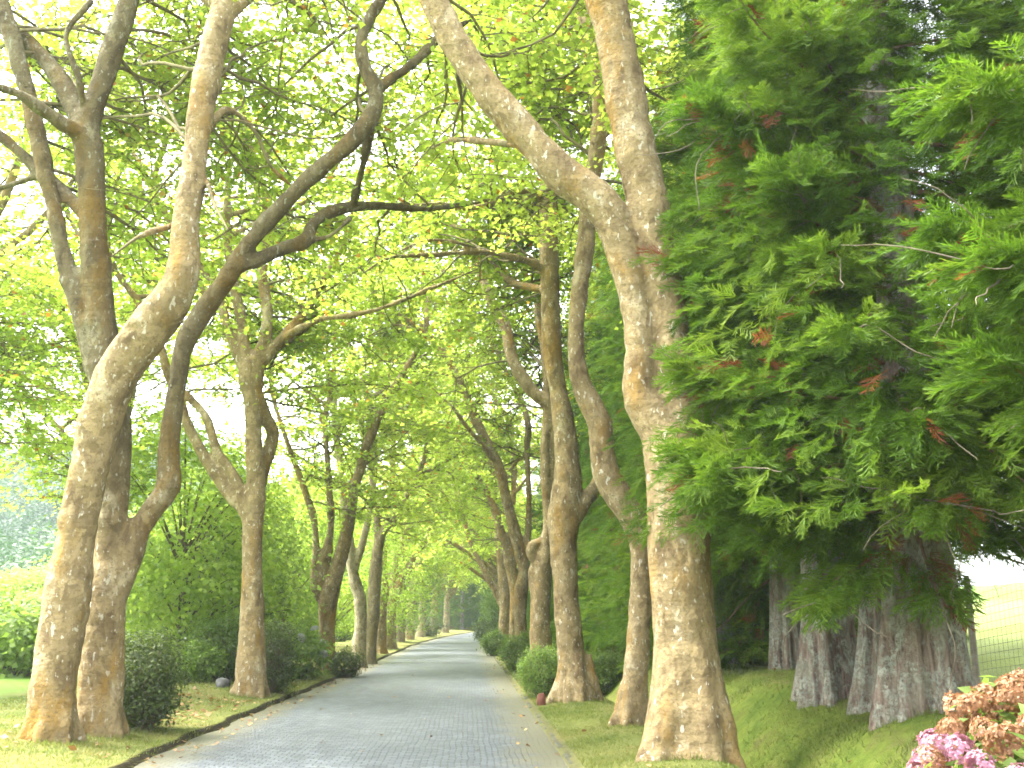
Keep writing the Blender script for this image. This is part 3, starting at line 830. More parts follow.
plane_tree(36, [
    [(522, 662, 16), (521, 645, 14), (520, 615, 13), (521, 590, 14), (524, 572, 12), (520, 552, 12), (509, 509, 11), (497, 462, 10), (481, 431, 10), (471, 408, 9), (455, 372, 8), (440, 348, 8), (430, 338, 8), (412, 324, 6), (399, 301, 5), (385, 280, 4)],
    [(428, 336, 4), (408, 328, 4, -.5), (390, 322, 3, -1), (376, 300, 3, -1.4), (372, 278, 3, -2)],
    [(521, 580, 8), (527, 545, 7), (529, 500, 6), (527, 450, 6)],
    ], 'plane tree on the right with one long thin limb slanting far out over the road', GR, seed=15, front=0.3, zmin=7.0, n_sec=84, n_leaf=21000, leaf=0.13, voxel=0.045, zx=16)

plane_tree(46, [
    [(514, 655, 14), (515, 640, 12), (516, 610, 13), (516, 590, 13), (511, 570, 10), (506, 550, 9), (500, 528, 8), (494, 509, 8), (484, 488, 7), (469, 462, 6), (458, 440, 5)],
    [(511, 565, 7), (511, 530, 6), (514, 480, 6), (512, 440, 5)],
    ], 'plane tree with a round burl low on its trunk on the right', GR, seed=16, n_sec=70, n_leaf=12000, leaf=0.165, voxel=0.05, zx=16)

plane_tree(56, [
    [(503, 647, 12), (504, 632, 11), (505, 605, 12), (504, 590, 11), (500, 556, 8), (497, 520, 7), (496, 494, 6), (490, 450, 5)],
    [(502, 606, 7), (494, 590, 6), (483, 568, 6), (472, 547, 5), (464, 520, 5), (456, 494, 4), (452, 470, 4)],
    ], 'gnarled plane tree on the right with a straight limb rising left over the road', GR, seed=17, n_sec=70, n_leaf=12000, leaf=0.165, voxel=0.06, zx=17)

# farther plane trees: two kinds grown once, then copied along both verges
def far_plane(lean, seed, mat):
    g = np.random.default_rng(500 + seed)
    root = empty('plane_tree', (0, 0, 0), 'x', 'tree', GL)
    raw = MB(); limbs = []
    h = 4.2
    tr, rr = resample(np.array([(0, 0, -0.5), (0, 0, 0.1), (0.05 * lean, 0.1, 2), (0.2 * lean, 0, h), (0.8 * lean, 0.3, 7), (1.2 * lean, 0.2, 10), (1.6 * lean, -.3, 14)]), np.array([0.52, 0.47, 0.36, 0.36, 0.22, 0.15, 0.05]), 0.3)
    tube(raw, tr, rr, 12, True); limbs.append((tr, rr))
    for k, a in enumerate((0.1, 0.9, -0.8, 2.6, 3.6)):
        d = np.array([math.cos(a) * lean, math.sin(a), 1.25])
        e, er = grow_walk(np.array([0.2 * lean, 0, h - 0.4 * (k % 2)]), d, 8.5 if k < 3 else 6, 0.2, 0.025, g, 0.7, 0.14, 0.03)
        tube(raw, e, er, 10, True); limbs.append((e, er))
    fuse(raw, 0.07, root, M[mat], 4, 0.025)
    tw, cr = MB(), MB()
    grow_crown(limbs, g, 90, 10500, 0.21, tw, cr, 5.5, 17)
    tw.build('branchwork', M['twig'], root, smooth=True); cr.build('crown', M['leaf'], root)
    return root
fp = [far_plane(1, 1, 'bark_warm'), far_plane(1, 2, 'bark_grey')]
far_spots = []
for i, Y in enumerate((69, 77, 86, 96, 107, 119)): far_spots.append((-5.3, Y, 0, i))
for i, Y in enumerate((65, 73, 82, 92, 103, 115)): far_spots.append((2.7, Y, 1, i))
ordn = ['nearest', 'second', 'third', 'fourth', 'fifth', 'sixth']
for k, (u, Y, side, i) in enumerate(far_spots):
    x = u + float(off(Y)); z = float(ground_z(x, Y))
    src = fp[k % 2]
    lab = 'plane tree far down the %s verge, %s of the small distant trunks there' % ('right' if side else 'left', ordn[i])
    rzv = (math.pi if side else 0) + random.uniform(-0.5, 0.5)
    if k < 2:
        src.location = (x, Y, z); src.rotation_euler = (0, 0, rzv); src['label'] = lab
        o = src
    else:
        o = copy_thing(src, (x, Y, z), rzv, random.uniform(0.92, 1.1), lab)
    o['group'] = GR if side else GL

# ------------------------------------------------------------------ Japanese cedars
def spray_template(g, n_pairs=9, L=0.5):
    """one flat drooping frond of cord-like shoots"""
    V, Fq, T = [], [], []
    def strand(p, d, l, w):
        d = unit(d); side = unit(np.cross(d, g.normal(size=3)))
        q1 = p + d * l * 0.5 + np.array([0, 0, 0.02 * l]); q2 = p + d * l + np.array([0, 0, 0.14 * l])
        n = len(V)
        V.extend([p - side * w * 0.4, p + side * w * 0.4, q1 + side * w * 0.5, q1 - side * w * 0.5, q2 + side * w * 0.12, q2 - side * w * 0.12])
        Fq.extend([(n, n + 1, n + 2, n + 3), (n + 3, n + 2, n + 4, n + 5)])
        t = g.normal() * 0.06; T.extend([t - 0.04, t + 0.08])
        return q1
    pts = []
    p = np.zeros(3); d = np.array([0, 1.0, 0.1])
    for i in range(n_pairs + 1):
        pts.append(p.copy())
        d = unit(d + np.array([g.normal() * 0.06, 0, -0.045 + g.normal() * 0.04]))
        p = p + d * L / n_pairs
    for i in range(n_pairs):
        strand(pts[i], pts[i + 1] - pts[i], L / n_pairs * 1.2, 0.013)
        fr = i / n_pairs
        for s in (-1, 1):
            l = (0.2 * (1 - 0.6 * fr) + 0.05) * g.uniform(0.7, 1.2)
            dd = unit(pts[min(i + 1, n_pairs)] - pts[i]) * 0.9 + np.array([s * g.uniform(0.5, 0.95), 0, g.uniform(-0.25, 0.25)])
            m = strand(pts[i], dd, l, 0.014)
            for s2 in (-1, 1):
                if l > 0.11:
                    strand(m, unit(dd) * 0.9 + np.array([s2 * g.uniform(0.2, 0.6), 0.2, g.uniform(-0.3, 0.3)]), l * 0.6, 0.0125)
    return np.array(V), np.array(Fq), np.array(T)

_g = np.random.default_rng(42)
SPRAYS = [spray_template(_g) for _ in range(6)]

def add_sprays(mb, pos, dirs, size, tint, g):
    n = len(pos)
    which = g.integers(len(SPRAYS), size=n)
    up = np.array([0, 0, 1.0]) + g.normal(size=(n, 3)) * 0.45
    y = dirs / (np.linalg.norm(dirs, axis=1, keepdims=True) + 1e-9)
    x = np.cross(y, up); x /= np.linalg.norm(x, axis=1, keepdims=True) + 1e-9
    z = np.cross(x, y)
    for w, (V, Fq, T) in enumerate(SPRAYS):
        m = np.where(which == w)[0]
        if not len(m): continue
        s = size[m][:, None, None]
        v = pos[m][:, None] + s * (V[None, :, 0:1] * x[m][:, None] + V[None, :, 1:2] * y[m][:, None] + V[None, :, 2:3] * z[m][:, None])
        f = Fq[None] + (np.arange(len(m)) * len(V))[:, None, None]
        tt = tint[m][:, None] + np.where(tint[m][:, None] > 0.93, 0.0, 1.0) * T[None]
        tt = np.where(tint[m][:, None] > 0.93, tt, np.clip(tt, 0, 0.9))
        mb.add(v.reshape(-1, 3), f.reshape(-1, 4), tt.ravel())

def cedar_branch(p, d, L, g, tw, dead, acc, dense=11.0, droop=-0.05, size=1.0):
    n = max(5, int(L / 0.3)); pts = [p]; dd = unit(d)
    for i in range(n):
        dd = unit(dd + g.normal(size=3) * 0.10 + np.array([0, 0, droop if i < n * 0.6 else -droop * 1.2]))
        pts.append(pts[-1] + dd * L / n)
    pts = np.array(pts); rad = 0.032 * (L / 2.5) * (1 - np.linspace(0, 1, n + 1)) + 0.006
    tube(tw, pts, rad, 5)
    m = int(L * dense * 1.7)
    is_dead = L < 2.0 and g.random() < 0.03
    for k in range(m):
        t = g.uniform(0.25, 1.0) ** 0.8 * n
        i = min(int(t), n - 1); q = pts[i] + (pts[i + 1] - pts[i]) * (t - i)
        ax = unit(pts[i + 1] - pts[i])
        side = unit(np.cross(ax, [0, 0, 1.0])) * g.choice([-1, 1])
        lv = L * 0.26 * (1.15 - t / n) + 0.12
        out = unit(ax * g.uniform(0.3, 1.0) + side * g.uniform(0.1, 1.1) + np.array([0, 0, g.uniform(-0.5, 0.35)]))
        q2 = q + out * g.uniform(0, lv)
        acc.append((q2, unit(out + ax * 0.5 + np.array([0, 0, g.uniform(-0.55, 0.25)])), 0.74 * size * g.uniform(0.55, 1.15), 0.97 if (is_dead or g.random() < 0.012) else 0.0))
        if g.random() < 0.045:
            e, er = grow_walk(q, out + g.normal(size=3) * 0.4, g.uniform(0.3, 1.2), 0.006, 0.0025, g, 0.12, 0.22, -0.05)
            tube(dead, e, er, 4, tint=1.0)

def cedar(loc, g, H, rbase, zlo, zhi, n_br, Lmax, label, group, dense=11.0, custom=(), lean=(0, 0), skip=None, trunk_lobes=7, size=1.0, n_fill=0, flare=1.0):
    loc = np.array(loc, float)
    root = empty('cedar_tree', loc, label, 'tree', group)
    tr = MB()
    zs = np.concatenate([np.arange(-0.6, 3.0, 0.08), np.arange(3.0, H, 0.4)])
    t = np.clip(zs / H, 0, 1)
    pts = np.stack([lean[0] * zs + 0.05 * np.sin(zs * 0.7 + loc[1]), lean[1] * zs, zs], -1) + loc
    rad = rbase * (0.62 * (1 - t) ** 0.7 + 0.30 * flare * np.exp(-np.maximum(zs, -0.3) / 0.9) + 0.02)
    ph = g.uniform(0, 6.28, 4)
    def ring(rr, a, p):
        zz = (p[:, 2] - loc[2])[:, None]
        amp = 0.09 + 0.15 * np.exp(-np.maximum(zz, 0) / 1.3)
        A = a[None, :] + 0.12 * np.sin(zz * 1.1 + ph[2])
        k = np.abs(np.sin(A * trunk_lobes / 2 + ph[0])) * 1.3 - 0.8 + 0.5 * np.sin(3 * A + ph[1] + zz * 0.4) + 0.35 * np.sin(11 * A + ph[3] + 0.8 * zz)
        nn = noise3(np.stack([np.cos(A) * 2.2 + 0 * zz, np.sin(A) * 2.2 + 0 * zz, zz * 0.9 + 0 * A], -1), 5)
        fine = noise3(np.stack([np.cos(A) * 9 + 0 * zz, np.sin(A) * 9 + 0 * zz, zz * 1.3 + 0 * A], -1), 6)
        return rr * (1 + amp * (k + 0.5 * nn) + 0.05 * fine)
    tube(tr, pts, rad, 72, True, ringfn=ring)
    tr.build('trunk', M['cedar_bark'], root, smooth=True)
    tw, cr = MB(), MB(); dead = tw; acc = []
    for k in range(n_br):
        z = zlo + (zhi - zlo) * (k + g.random()) / n_br
        a = k * 2.399 + g.normal() * 0.35
        L = Lmax * (1 - 0.75 * (z / (H * 1.05))) * g.uniform(0.75, 1.15)
        p = loc + np.array([lean[0] * z, lean[1] * z, z])
        d = np.array([math.cos(a), math.sin(a), g.uniform(-0.25, 0.2)])
        if skip is not None and skip(p + unit(d) * L): continue
        cedar_branch(p, d, L, g, tw, dead, acc, dense, size=size)
    for (a_, b_, dn) in custom:
        a_ = np.array(a_, float); b_ = np.array(b_, float)
        cedar_branch(a_, b_ - a_, float(np.linalg.norm(b_ - a_)), g, tw, dead, acc, dn, -0.02)
    for k in range(int(n_fill * 1.8)):
        z = zlo - 0.2 + (zhi - zlo) * g.random() ** 1.25
        rm = Lmax * (1 - 0.75 * z / (H * 1.05)); a = g.uniform(0, 6.28)
        q = loc + np.array([lean[0] * z + math.cos(a) * rm * (ff := g.uniform(0.42, 1.0)), lean[1] * z + math.sin(a) * rm * ff, z])
        acc.append((q, np.array([math.cos(a) + g.normal() * 0.6, math.sin(a) + g.normal() * 0.6, g.uniform(-0.9, 0.25)]), 0.76 * size * g.uniform(0.55, 1.1), 0.0))
    pos = np.array([q[0] for q in acc]); dr = np.array([q[1] for q in acc]); sz = np.array([q[2] for q in acc]); dd = np.array([q[3] for q in acc])
    cl = noise3(pos * 0.8, 41) * 0.28 + noise3(pos * 2.3, 42) * 0.16
    tint = np.clip(0.42 + cl + g.normal(size=len(pos)) * 0.10, 0.02, 0.9)
    rust = noise3(pos * 2.1, 44) > 0.70
    tint = np.where((dd > 0.5) | (rust & (g.random(len(pos)) < 0.45)), g.uniform(0.955, 1.0, len(pos)), tint)
    if skip is not None:
        keep = np.array([not skip(q) for q in pos]); pos, dr, sz, tint = pos[keep], dr[keep], sz[keep], tint[keep]
    add_sprays(cr, pos, dr, sz, tint, g)
    tw.build('branchwork', M['ctwig'], root, smooth=True)
    cr.build('crown', M['needle'], root)
    return root

GC = 'Japanese cedars behind the right verge'
def field_gap(p):
    # the view to the field between the lowest boughs and the bank stays open
    q = CAM_M.transposed() @ (Vector(p) - CAM_P)
    if q.z > -1: return False
    px = 512 + F * q.x / -q.z; py = 384 - F * q.y / -q.z
    return py > 545 and px > 960 or py > 598 and px > 735

def gz(x, Y): return float(ground_z(x, Y))
g1 = np.random.default_rng(101)
xA, YA = 4.95, 10.9
zA = gz(xA, YA)
cedar((xA, YA, zA), g1, 15, 0.50, 2.1, 13.5, 80, 3.2, 'lichen covered cedar with the broad fluted trunk at the far right, beside the hydrangea', GC, dense=24, skip=field_gap, n_fill=5200,
      custom=[((4.9, 10.8, 3.6), P(668, 400, 10.2), 60), ((4.9, 10.8, 3.2), P(690, 470, 10.3), 40), ((4.9, 10.8, 3.9), P(712, 345, 10.0), 50), ((4.9, 10.8, 2.9), P(760, 560, 10.4), 40),
              ((4.9, 10.8, 2.7), P(850, 590, 9.6), 36), ((4.9, 10.8, 3.0), P(955, 560, 9.6), 40), ((4.9, 10.8, 2.6), P(925, 590, 9.6), 36), ((4.9, 10.8, 2.8), P(800, 600, 10.2), 30),
              ((4.9, 10.8, 4.4), P(820, 420, 8.8), 44), ((4.9, 10.8, 4.0), P(900, 470, 8.7), 44), ((4.9, 10.8, 5.2), P(740, 260, 9.4), 44), ((4.9, 10.8, 6.3), P(700, 130, 9.6), 44), ((4.9, 10.8, 7.2), P(690, 40, 9.6), 44)])
g2 = np.random.default_rng(102)
xB, YB = 4.75, 13.6
cedar((xB, YB, gz(xB, YB)), g2, 16, 0.42, 2.3, 14.5, 64, 3.0, 'grey cedar with the straight ribbed trunk, left of the broad fluted one', GC, dense=22, skip=field_gap, n_fill=3500)
cedar((5.1, 12.5, gz(5.1, 12.5)), g1, 16, 0.38, 2.3, 14.5, 40, 2.8, 'cedar half hidden between the two ribbed grey trunks at right', GC, dense=16, skip=field_gap, lean=(0.01, 0.0))
EDGE = cedar((6.9, 6.6, gz(6.9, 6.6)), g2, 14, 0.42, 2.4, 12.5, 56, 3.2, 'cedar at the right edge, only its hanging boughs in view', GC, dense=22, skip=field_gap, n_fill=3600,
      custom=[((6.8, 6.6, 3.4), P(985, 440, 7.2), 40), ((6.8, 6.6, 5.0), P(930, 210, 7.4), 40), ((6.8, 6.6, 6.2), P(900, 60, 7.6), 44), ((6.8, 6.6, 4.2), P(960, 330, 7.4), 40)]).name
src = cedar((5.75, 18.6, gz(5.75, 18.6)), g1, 16, 0.30, 1.9, 15, 84, 3.1, 'thin reddish cedar trunk of the leaning pair behind the massive plane', GC, dense=18, lean=(-0.02, 0), n_fill=2000, skip=field_gap)
copy_thing(src, (6.2, 18.9, gz(6.2, 18.9)), 2.1, 0.96, 'grey lichened cedar trunk of the leaning pair behind the massive plane')
copy_thing(bpy.data.objects[EDGE], (8.9, 12.6, gz(8.9, 12.6)), 1.0, 1.12, 'cedar behind the broad fluted one, its boughs filling the upper right corner')
src2 = cedar((5.6, 22.5, gz(5.6, 22.5)), g2, 16, 0.32, 0.7, 15, 84, 3.0, 'dark green cedar in the dense row behind the right hand plane trees', GC, dense=16, n_fill=3200)
cspots = [(7.3, 22.0), (7.0, 24.5), (7.0, 29), (7.2, 34), (7.2, 39), (5.4, 26.5), (8.3, 26), (5.6, 31), (8.6, 31.5), (5.5, 36), (8.8, 38), (5.6, 41.5), (9, 45), (5.8, 48), (5.8, 55), (9.2, 54), (6, 63), (6.2, 72)]
for i, (x, Y) in enumerate(cspots):
    x2 = x + float(off(Y))
    copy_thing(src2, (x2, Y, gz(x2, Y)), random.uniform(0, 6.28), random.uniform(0.9, 1.15), 'dark green cedar in the dense row behind the right hand plane trees')
# dark conifers closing the view where the road bends
GE = 'dark conifers at the bend of the road'
for i, (x, Y) in enumerate([(1.5, 150), (-6, 152), (-13, 150), (8, 140), (12, 128), (-2, 160), (-20, 156), (6, 160), (15, 150), (-28, 160), (13, 112), (11, 98), (9.5, 86), (-1, 140), (4, 143), (-9, 145), (-4, 147), (1, 165), (-10, 165), (-16, 145), (-23, 140), (7, 150), (-14, 125), (-17, 110)]):
    o = copy_thing(src2, (x, Y, 0.5), random.uniform(0, 6.28), random.uniform(1.15, 1.5), 'dark conifer closing the view at the bend of the road')
    o['group'] = GE

# ------------------------------------------------------------------ shrubs and garden trees
def leaf_blob(mb, c, rad, n_cl, per, clr, leaf, g, shape='oval', tm=0.45, flat=0.7, shell=0.45, boxy=0.0):
    d = g.normal(size=(n_cl, 3)); d /= np.linalg.norm(d, axis=1, keepdims=True)
    if boxy > 0:
        m = np.max(np.abs(d), axis=1, keepdims=True); d = d * (1 - boxy) + d / m * boxy * 0.92
    r = g.uniform(shell, 1.0, n_cl) ** 0.6
    lump = 1 + 0.16 * noise3(d * 2.0 + np.array(c), 51) * (1 - boxy)
    lump = lump * (1 + 0.10 * g.normal(size=n_cl) * (g.random(n_cl) < 0.35))
    cc = np.array(c) + d * (r * lump)[:, None] * np.array(rad)
    n = n_cl * per
    ci = np.repeat(np.arange(n_cl), per)
    pos = cc[ci] + g.normal(size=(n, 3)) * clr * np.array([1, 1, flat])
    nrm = d[ci] * 0.6 + np.array([0, 0, 0.7]) + g.normal(size=(n, 3)) * 0.5
    tint = np.clip(tm + (g.normal(size=n_cl) * 0.16)[ci] + g.normal(size=n) * 0.12, 0, 1)
    add_leaves(mb, pos, nrm, leaf * g.uniform(0.6, 1.25, n), tint, g, shape)
    return cc

def shrub(loc, rad, mat, label, group=None, leaf=0.07, n_cl=140, per=26, name='shrub', boxy=0.0, cat='shrub', seed=0, zc=None, clr=None, tm=0.45, shape='oval'):
    g = np.random.default_rng(3000 + seed)
    loc = np.array([loc[0], loc[1], gz(loc[0], loc[1])])
    root = empty(name, loc, label, cat, group)
    c = loc + np.array([0, 0, rad[2] * 0.98 if zc is None else zc])
    mb = MB(); cc = leaf_blob(mb, c, rad, int(n_cl * 1.6), per, clr or min(rad) * 0.17, leaf, g, shape, tm, boxy=boxy)
    st = MB()
    for q in cc[::3]:
        a = loc + np.array([g.normal() * rad[0] * 0.12, g.normal() * rad[1] * 0.12, -0.1])
        m = (a + q) / 2 + g.normal(size=3) * 0.08 * rad[0]
        pts, rr = resample(np.array([a, m, q]), np.array([0.014, 0.009, 0.004]) * max(1, rad[2]), 0.2)
        tube(st, pts, rr, 5)
    ins = cc[:, 2] > loc[2] + 0.02
    mb.build('foliage', M[mat], root)
    st.build('stem', M['stem'], root)
    return root

def garden_tree(px, py_top, Y, width, label, group, mat='garden_leaf', seed=0, leaf=0.14, zlow=0.4, n_cl=330, per=27, tm=0.72):
    g = np.random.default_rng(4000 + seed)
    p = P(px, 640, Y); x = p[0]; z = gz(x, Y); top = P(px, py_top, Y)[2]
    root = empty('garden_tree', (x, Y, z), label, 'tree', group)
    tr = MB(); H = top - z
    pts, rr = resample(np.array([(x, Y, z - 0.3), (x + 0.1, Y, z + H * 0.25), (x - 0.1, Y + 0.1, z + H * 0.45), (x, Y, z + H * 0.65)]), np.array([0.13, 0.10, 0.06, 0.02]) * max(0.6, H / 7), 0.3)
    tube(tr, pts, rr, 10, True)
    cr = MB()
    cc = leaf_blob(cr, (x, Y, z + zlow + (H - zlow) * 0.5), (width, width, (H - zlow) * 0.52), n_cl, per, 0.36, leaf, g, 'lobed', tm, 0.55)
    for q in cc[::9]:
        a = pts[min(len(pts) - 1, int(len(pts) * min(0.95, max(0.25, (q[2] - z) / H * 0.8))))]
        e, er = resample(np.array([a, (a + q) / 2 + [0, 0, 0.3], q]), np.array([0.03, 0.02, 0.008]), 0.4)
        tube(tr, e, er, 5)
    tr.build('trunk', M['stem'], root, smooth=True); cr.build('crown', M[mat], root)
    return root

GG = 'garden trees behind the left plane trees'
garden_tree(178, 420, 27, 2.7, 'bright green spreading tree behind the second left plane, foliage down to the lawn', GG, seed=1, n_cl=520)
garden_tree(222, 450, 31, 2.2, 'green garden tree just left of the pale plane tree', GG, seed=2, mat='bright_leaf', n_cl=460)
garden_tree(280, 470, 42, 2.8, 'green garden tree behind the white flowered hydrangea', GG, seed=3, zlow=1.5, n_cl=460)
garden_tree(138, 505, 34, 2.6, 'rounded pale green garden tree seen between the second left plane and the bright spreading tree', GG, seed=4, mat='bright_leaf', n_cl=420)
garden_tree(330, 480, 48, 3.2, 'garden tree between the three limbed plane and the whitish plane', GG, seed=5, zlow=1.0)
garden_tree(372, 520, 60, 3.4, 'garden tree behind the dark straight plane', GG, seed=6, zlow=0.8)
garden_tree(402, 545, 78, 3.4, 'bright garden tree far down the left side behind the last planes', GG, seed=7, mat='bright_leaf')
garden_tree(196, 500, 44, 3.6, 'tall garden tree deeper in the garden behind the bright spreading one', GG, seed=8, zlow=0.6)
garden_tree(262, 490, 56, 3.8, 'garden tree far back, seen right of the pale plane trunk', GG, seed=9, zlow=0.6)
garden_tree(62, 560, 62, 3.6, 'pale tree in the meadow edge, seen left of the nearest leaning trunk', GG, seed=10, mat='bright_leaf', leaf=0.22)
garden_tree(8, 575, 58, 3.0, 'low pinkish green tree at the far left edge below the hill', GG, seed=11, leaf=0.22)
garden_tree(35, 600, 46, 2.6, 'low round tree left of the leaning plane, in front of the hill', GG, seed=12, mat='bright_leaf', leaf=0.2)

def at_ground(px, py):
    Y = 1.4 * F / max(4, py - 622)
    for _ in range(6):
        p = P(px, py, Y); z = gz(p[0], Y); Y = Y * (CAM_Z - z) / max(0.05, CAM_Z - p[2])
    return P(px, py, Y)
GSL = 'shrubs along the left verge'; GSR = 'shrubs along the right verge'
q = P(142, 690, 15.2); shrub((q[0], 15.2), (0.56, 0.56, 0.70), 'dark_leaf', 'dark loosely clipped shrub right of the second left plane trunk', GSL, leaf=0.062, n_cl=230, per=26, seed=1, boxy=0.3)
q = P(272, 670, 23.0); shrub((q[0], 23.0), (0.48, 0.6, 0.78), 'dark_leaf', 'square clipped dark shrub right of the pale plane trunk', GSL, leaf=0.06, n_cl=200, per=26, seed=2, boxy=0.75)
q = P(222, 650, 25); shrub((q[0], 25), (0.85, 0.8, 0.75), 'shrub_leaf', 'rounded green shrub left of the pale plane trunk above the grey rock', GSL, leaf=0.075, n_cl=220, per=26, seed=3, boxy=0.2)
q = P(196, 660, 24); shrub((q[0], 24), (0.7, 0.7, 0.45), 'bright_leaf', 'low bright green leafy shrub behind the grey rock', GSL, leaf=0.09, n_cl=120, per=22, seed=4)
q = P(345, 660, 31); shrub((q[0], 31), (0.5, 0.5, 0.5), 'dark_leaf', 'small dark shrub right of the three limbed plane', GSL, leaf=0.07, n_cl=110, per=22, seed=6)
q = P(428, 632, 100); shrub((q[0], 100), (1.6, 2.0, 1.1), 'dark_leaf', 'dark shrub at the far end of the left verge', GSL, leaf=0.16, n_cl=120, per=22, seed=7)
q = P(165, 650, 30); shrub((q[0], 30), (1.6, 1.2, 0.75), 'bright_leaf', 'wide bright shrub bed behind the dark loosely clipped shrub', GSL, leaf=0.1, n_cl=200, per=24, seed=8)
q = P(18, 650, 27); shrub((q[0], 27), (1.2, 1.0, 0.85), 'bright_leaf', 'bright green shrub at the left edge behind the lawn', GSL, leaf=0.15, n_cl=90, per=20, seed=9, tm=0.7, clr=0.3, shape='lobed')
q = P(-30, 640, 29); shrub((q[0], 29), (1.3, 1.0, 1.2), 'shrub_leaf', 'taller green shrub cut by the left edge behind the lawn', GSL, leaf=0.15, n_cl=90, per=20, seed=10, tm=0.7, clr=0.3, shape='lobed')
q = P(45, 640, 36); shrub((q[0], 36), (1.6, 1.0, 1.0), 'garden_leaf', 'green shrub far behind the lawn, left of the leaning trunk', GSL, leaf=0.11, n_cl=180, per=24, seed=11)
q = P(544, 665, 22.5); shrub((q[0], 22.5), (0.50, 0.6, 0.52), 'bright_leaf', 'clipped mid green shrub left of the upright plane trunk', GSR, leaf=0.06, n_cl=200, per=28, seed=12, boxy=0.15)
q = P(605, 645, 26.5); shrub((q[0], 26.5), (0.62, 0.6, 0.52), 'shrub_leaf', 'wide clipped shrub in the shade right of the upright plane trunk', GSR, leaf=0.07, n_cl=180, per=26, seed=13, boxy=0.3)
q = P(519, 650, 33); shrub((q[0], 33), (0.6, 0.8, 0.6), 'shrub_leaf', 'shrub at the foot of the long limbed plane on the right', GSR, leaf=0.08, n_cl=150, per=24, seed=14)
q = P(498, 640, 58); shrub((q[0] - 0.4, 50), (0.6, 0.8, 0.6), 'shrub_leaf', 'small shrub before the gnarled plane on the right', GSR, leaf=0.1, n_cl=110, per=22, seed=15)
q = P(486, 634, 82); shrub((q[0], 82), (1.0, 1.6, 0.9), 'dark_leaf', 'dark shrub at the far end of the right verge', GSR, leaf=0.14, n_cl=120, per=22, seed=16)
q = P(484, 600, 95); shrub((q[0] + 1.2, 95), (1.5, 1.6, 2.6), 'bright_leaf', 'tall light green bush at the far end of the right verge', GSR, leaf=0.2, n_cl=160, per=22, seed=17)
q = P(735, 640, 24); shrub((q[0], 24), (0.9, 0.9, 1.0), 'dark_leaf', 'dark undergrowth shrub between the massive plane and the thin cedars', GSR, leaf=0.09, n_cl=160, per=22, seed=18)

gh = shrub((-9.2, 42), (1.2, 1.6, 1.2), 'garden_leaf', 'rounded shrub in the row behind the left plane trees', 'shrub row behind the left plane trees', leaf=0.11, n_cl=220, per=24, seed=30)
for i, (u, Y) in enumerate([(-8.6, 47), (-9.4, 52), (-8.8, 58), (-9.5, 64), (-8.9, 71), (-9.6, 79), (-9, 88), (-9.6, 98), (-9, 108), (-12.5, 47), (-13, 60), (-13, 75), (-13, 95), (-9.6, 37)]):
    x = u + float(off(Y)); copy_thing(gh, (x, Y, gz(x, Y)), random.uniform(0, 6.28), random.uniform(0.9, 1.5))

# hydrangeas
def floret_head(g, r, tmean, n=150):
    mb = MB(); d = g.normal(size=(n, 3)); d[:, 2] = np.abs(d[:, 2]) * 1.1 - 0.35
    d /= np.linalg.norm(d, axis=1, keepdims=True)
    pos = d * r * g.uniform(0.82, 1.05, n)[:, None] * np.array([1, 1, 0.75])
    for k in range(4):
        x, y, z = frames(d + g.normal(size=d.shape) * 0.25, np.random.default_rng(9))
        a = k * math.pi / 2
        dirv = math.cos(a) * x + math.sin(a) * y; sv = -math.sin(a) * x + math.cos(a) * y
        s = (r * 0.165 * g.uniform(0.8, 1.2, n))[:, None]
        v = np.stack([pos, pos + dirv * s * 0.6 + sv * s * 0.5 + z * s * 0.15, pos + dirv * s * 1.1 + z * s * g.uniform(-.2, .4, (n, 1)), pos + dirv * s * 0.6 - sv * s * 0.5 + z * s * 0.15], 1)
        f = np.arange(4)[None] + (np.arange(n) * 4)[:, None]
        mb.add(v.reshape(-1, 3), f, np.clip(tmean + noise3(pos * 9 + tmean * 50, 3) * 0.4 + g.normal(size=n) * 0.08, 0, 1))
    return mb

def hydrangea(x, Y, rad, heads, leafmat, petal, label, group, seed, hr, leaf, tms, zc=None):
    g = np.random.default_rng(6000 + seed)
    root = shrub((x, Y), rad, leafmat, label, group, leaf=leaf, n_cl=70, per=14, name='hydrangea_bush', seed=seed, shape='oval')
    z0 = gz(x, Y)
    meshes = []
    for tm in tms:
        me = floret_head(g, hr, tm).mesh('flower_head'); me.materials.append(M[petal]); meshes.append(me)
    c = np.array([x, Y, z0 + rad[2] * 0.98])
    for k in range(heads):
        zz = 1 - 1.1 * (k + 0.5) / heads; a = k * 2.399
        rr = math.sqrt(max(0, 1 - zz * zz))
        d = np.array([math.cos(a) * rr, math.sin(a) * rr, zz])
        p = c + d * np.array(rad) * g.uniform(0.98, 1.12)
        pink = len(meshes) > 3 and d[0] < 0.2 and d[2] < 0.6 and g.random() < 0.5
        o = bpy.data.objects.new('flower_head', meshes[4 if pink else g.integers(min(4, len(meshes)))]); COL.objects.link(o)
        o.parent = root; o.location = tuple(p - np.array([x, Y, z0]))
        o.rotation_euler = (g.normal() * 0.3 + d[1] * -0.6, g.normal() * 0.3 + d[0] * 0.6, g.uniform(0, 6.28))
        s = g.uniform(0.8, 1.2); o.scale = (s, s, s)
    return root
hydrangea(3.02, 5.3, (0.64, 0.6, 0.70), 105, 'shrub_leaf', 'petal', 'faded hydrangea bush with rusty brown and pink heads in the bottom right corner', None, 21, 0.088, 0.11, (0.25, 0.38, 0.45, 0.3, 0.85, 0.5))
q = P(302, 650, 28.5)
hydrangea(q[0], 28.5, (0.75, 0.7, 0.7), 6, 'bright_leaf', 'white_petal', 'bright green hydrangea with a few white heads on the left verge', None, 22, 0.12, 0.15, (0.5, 0.8))

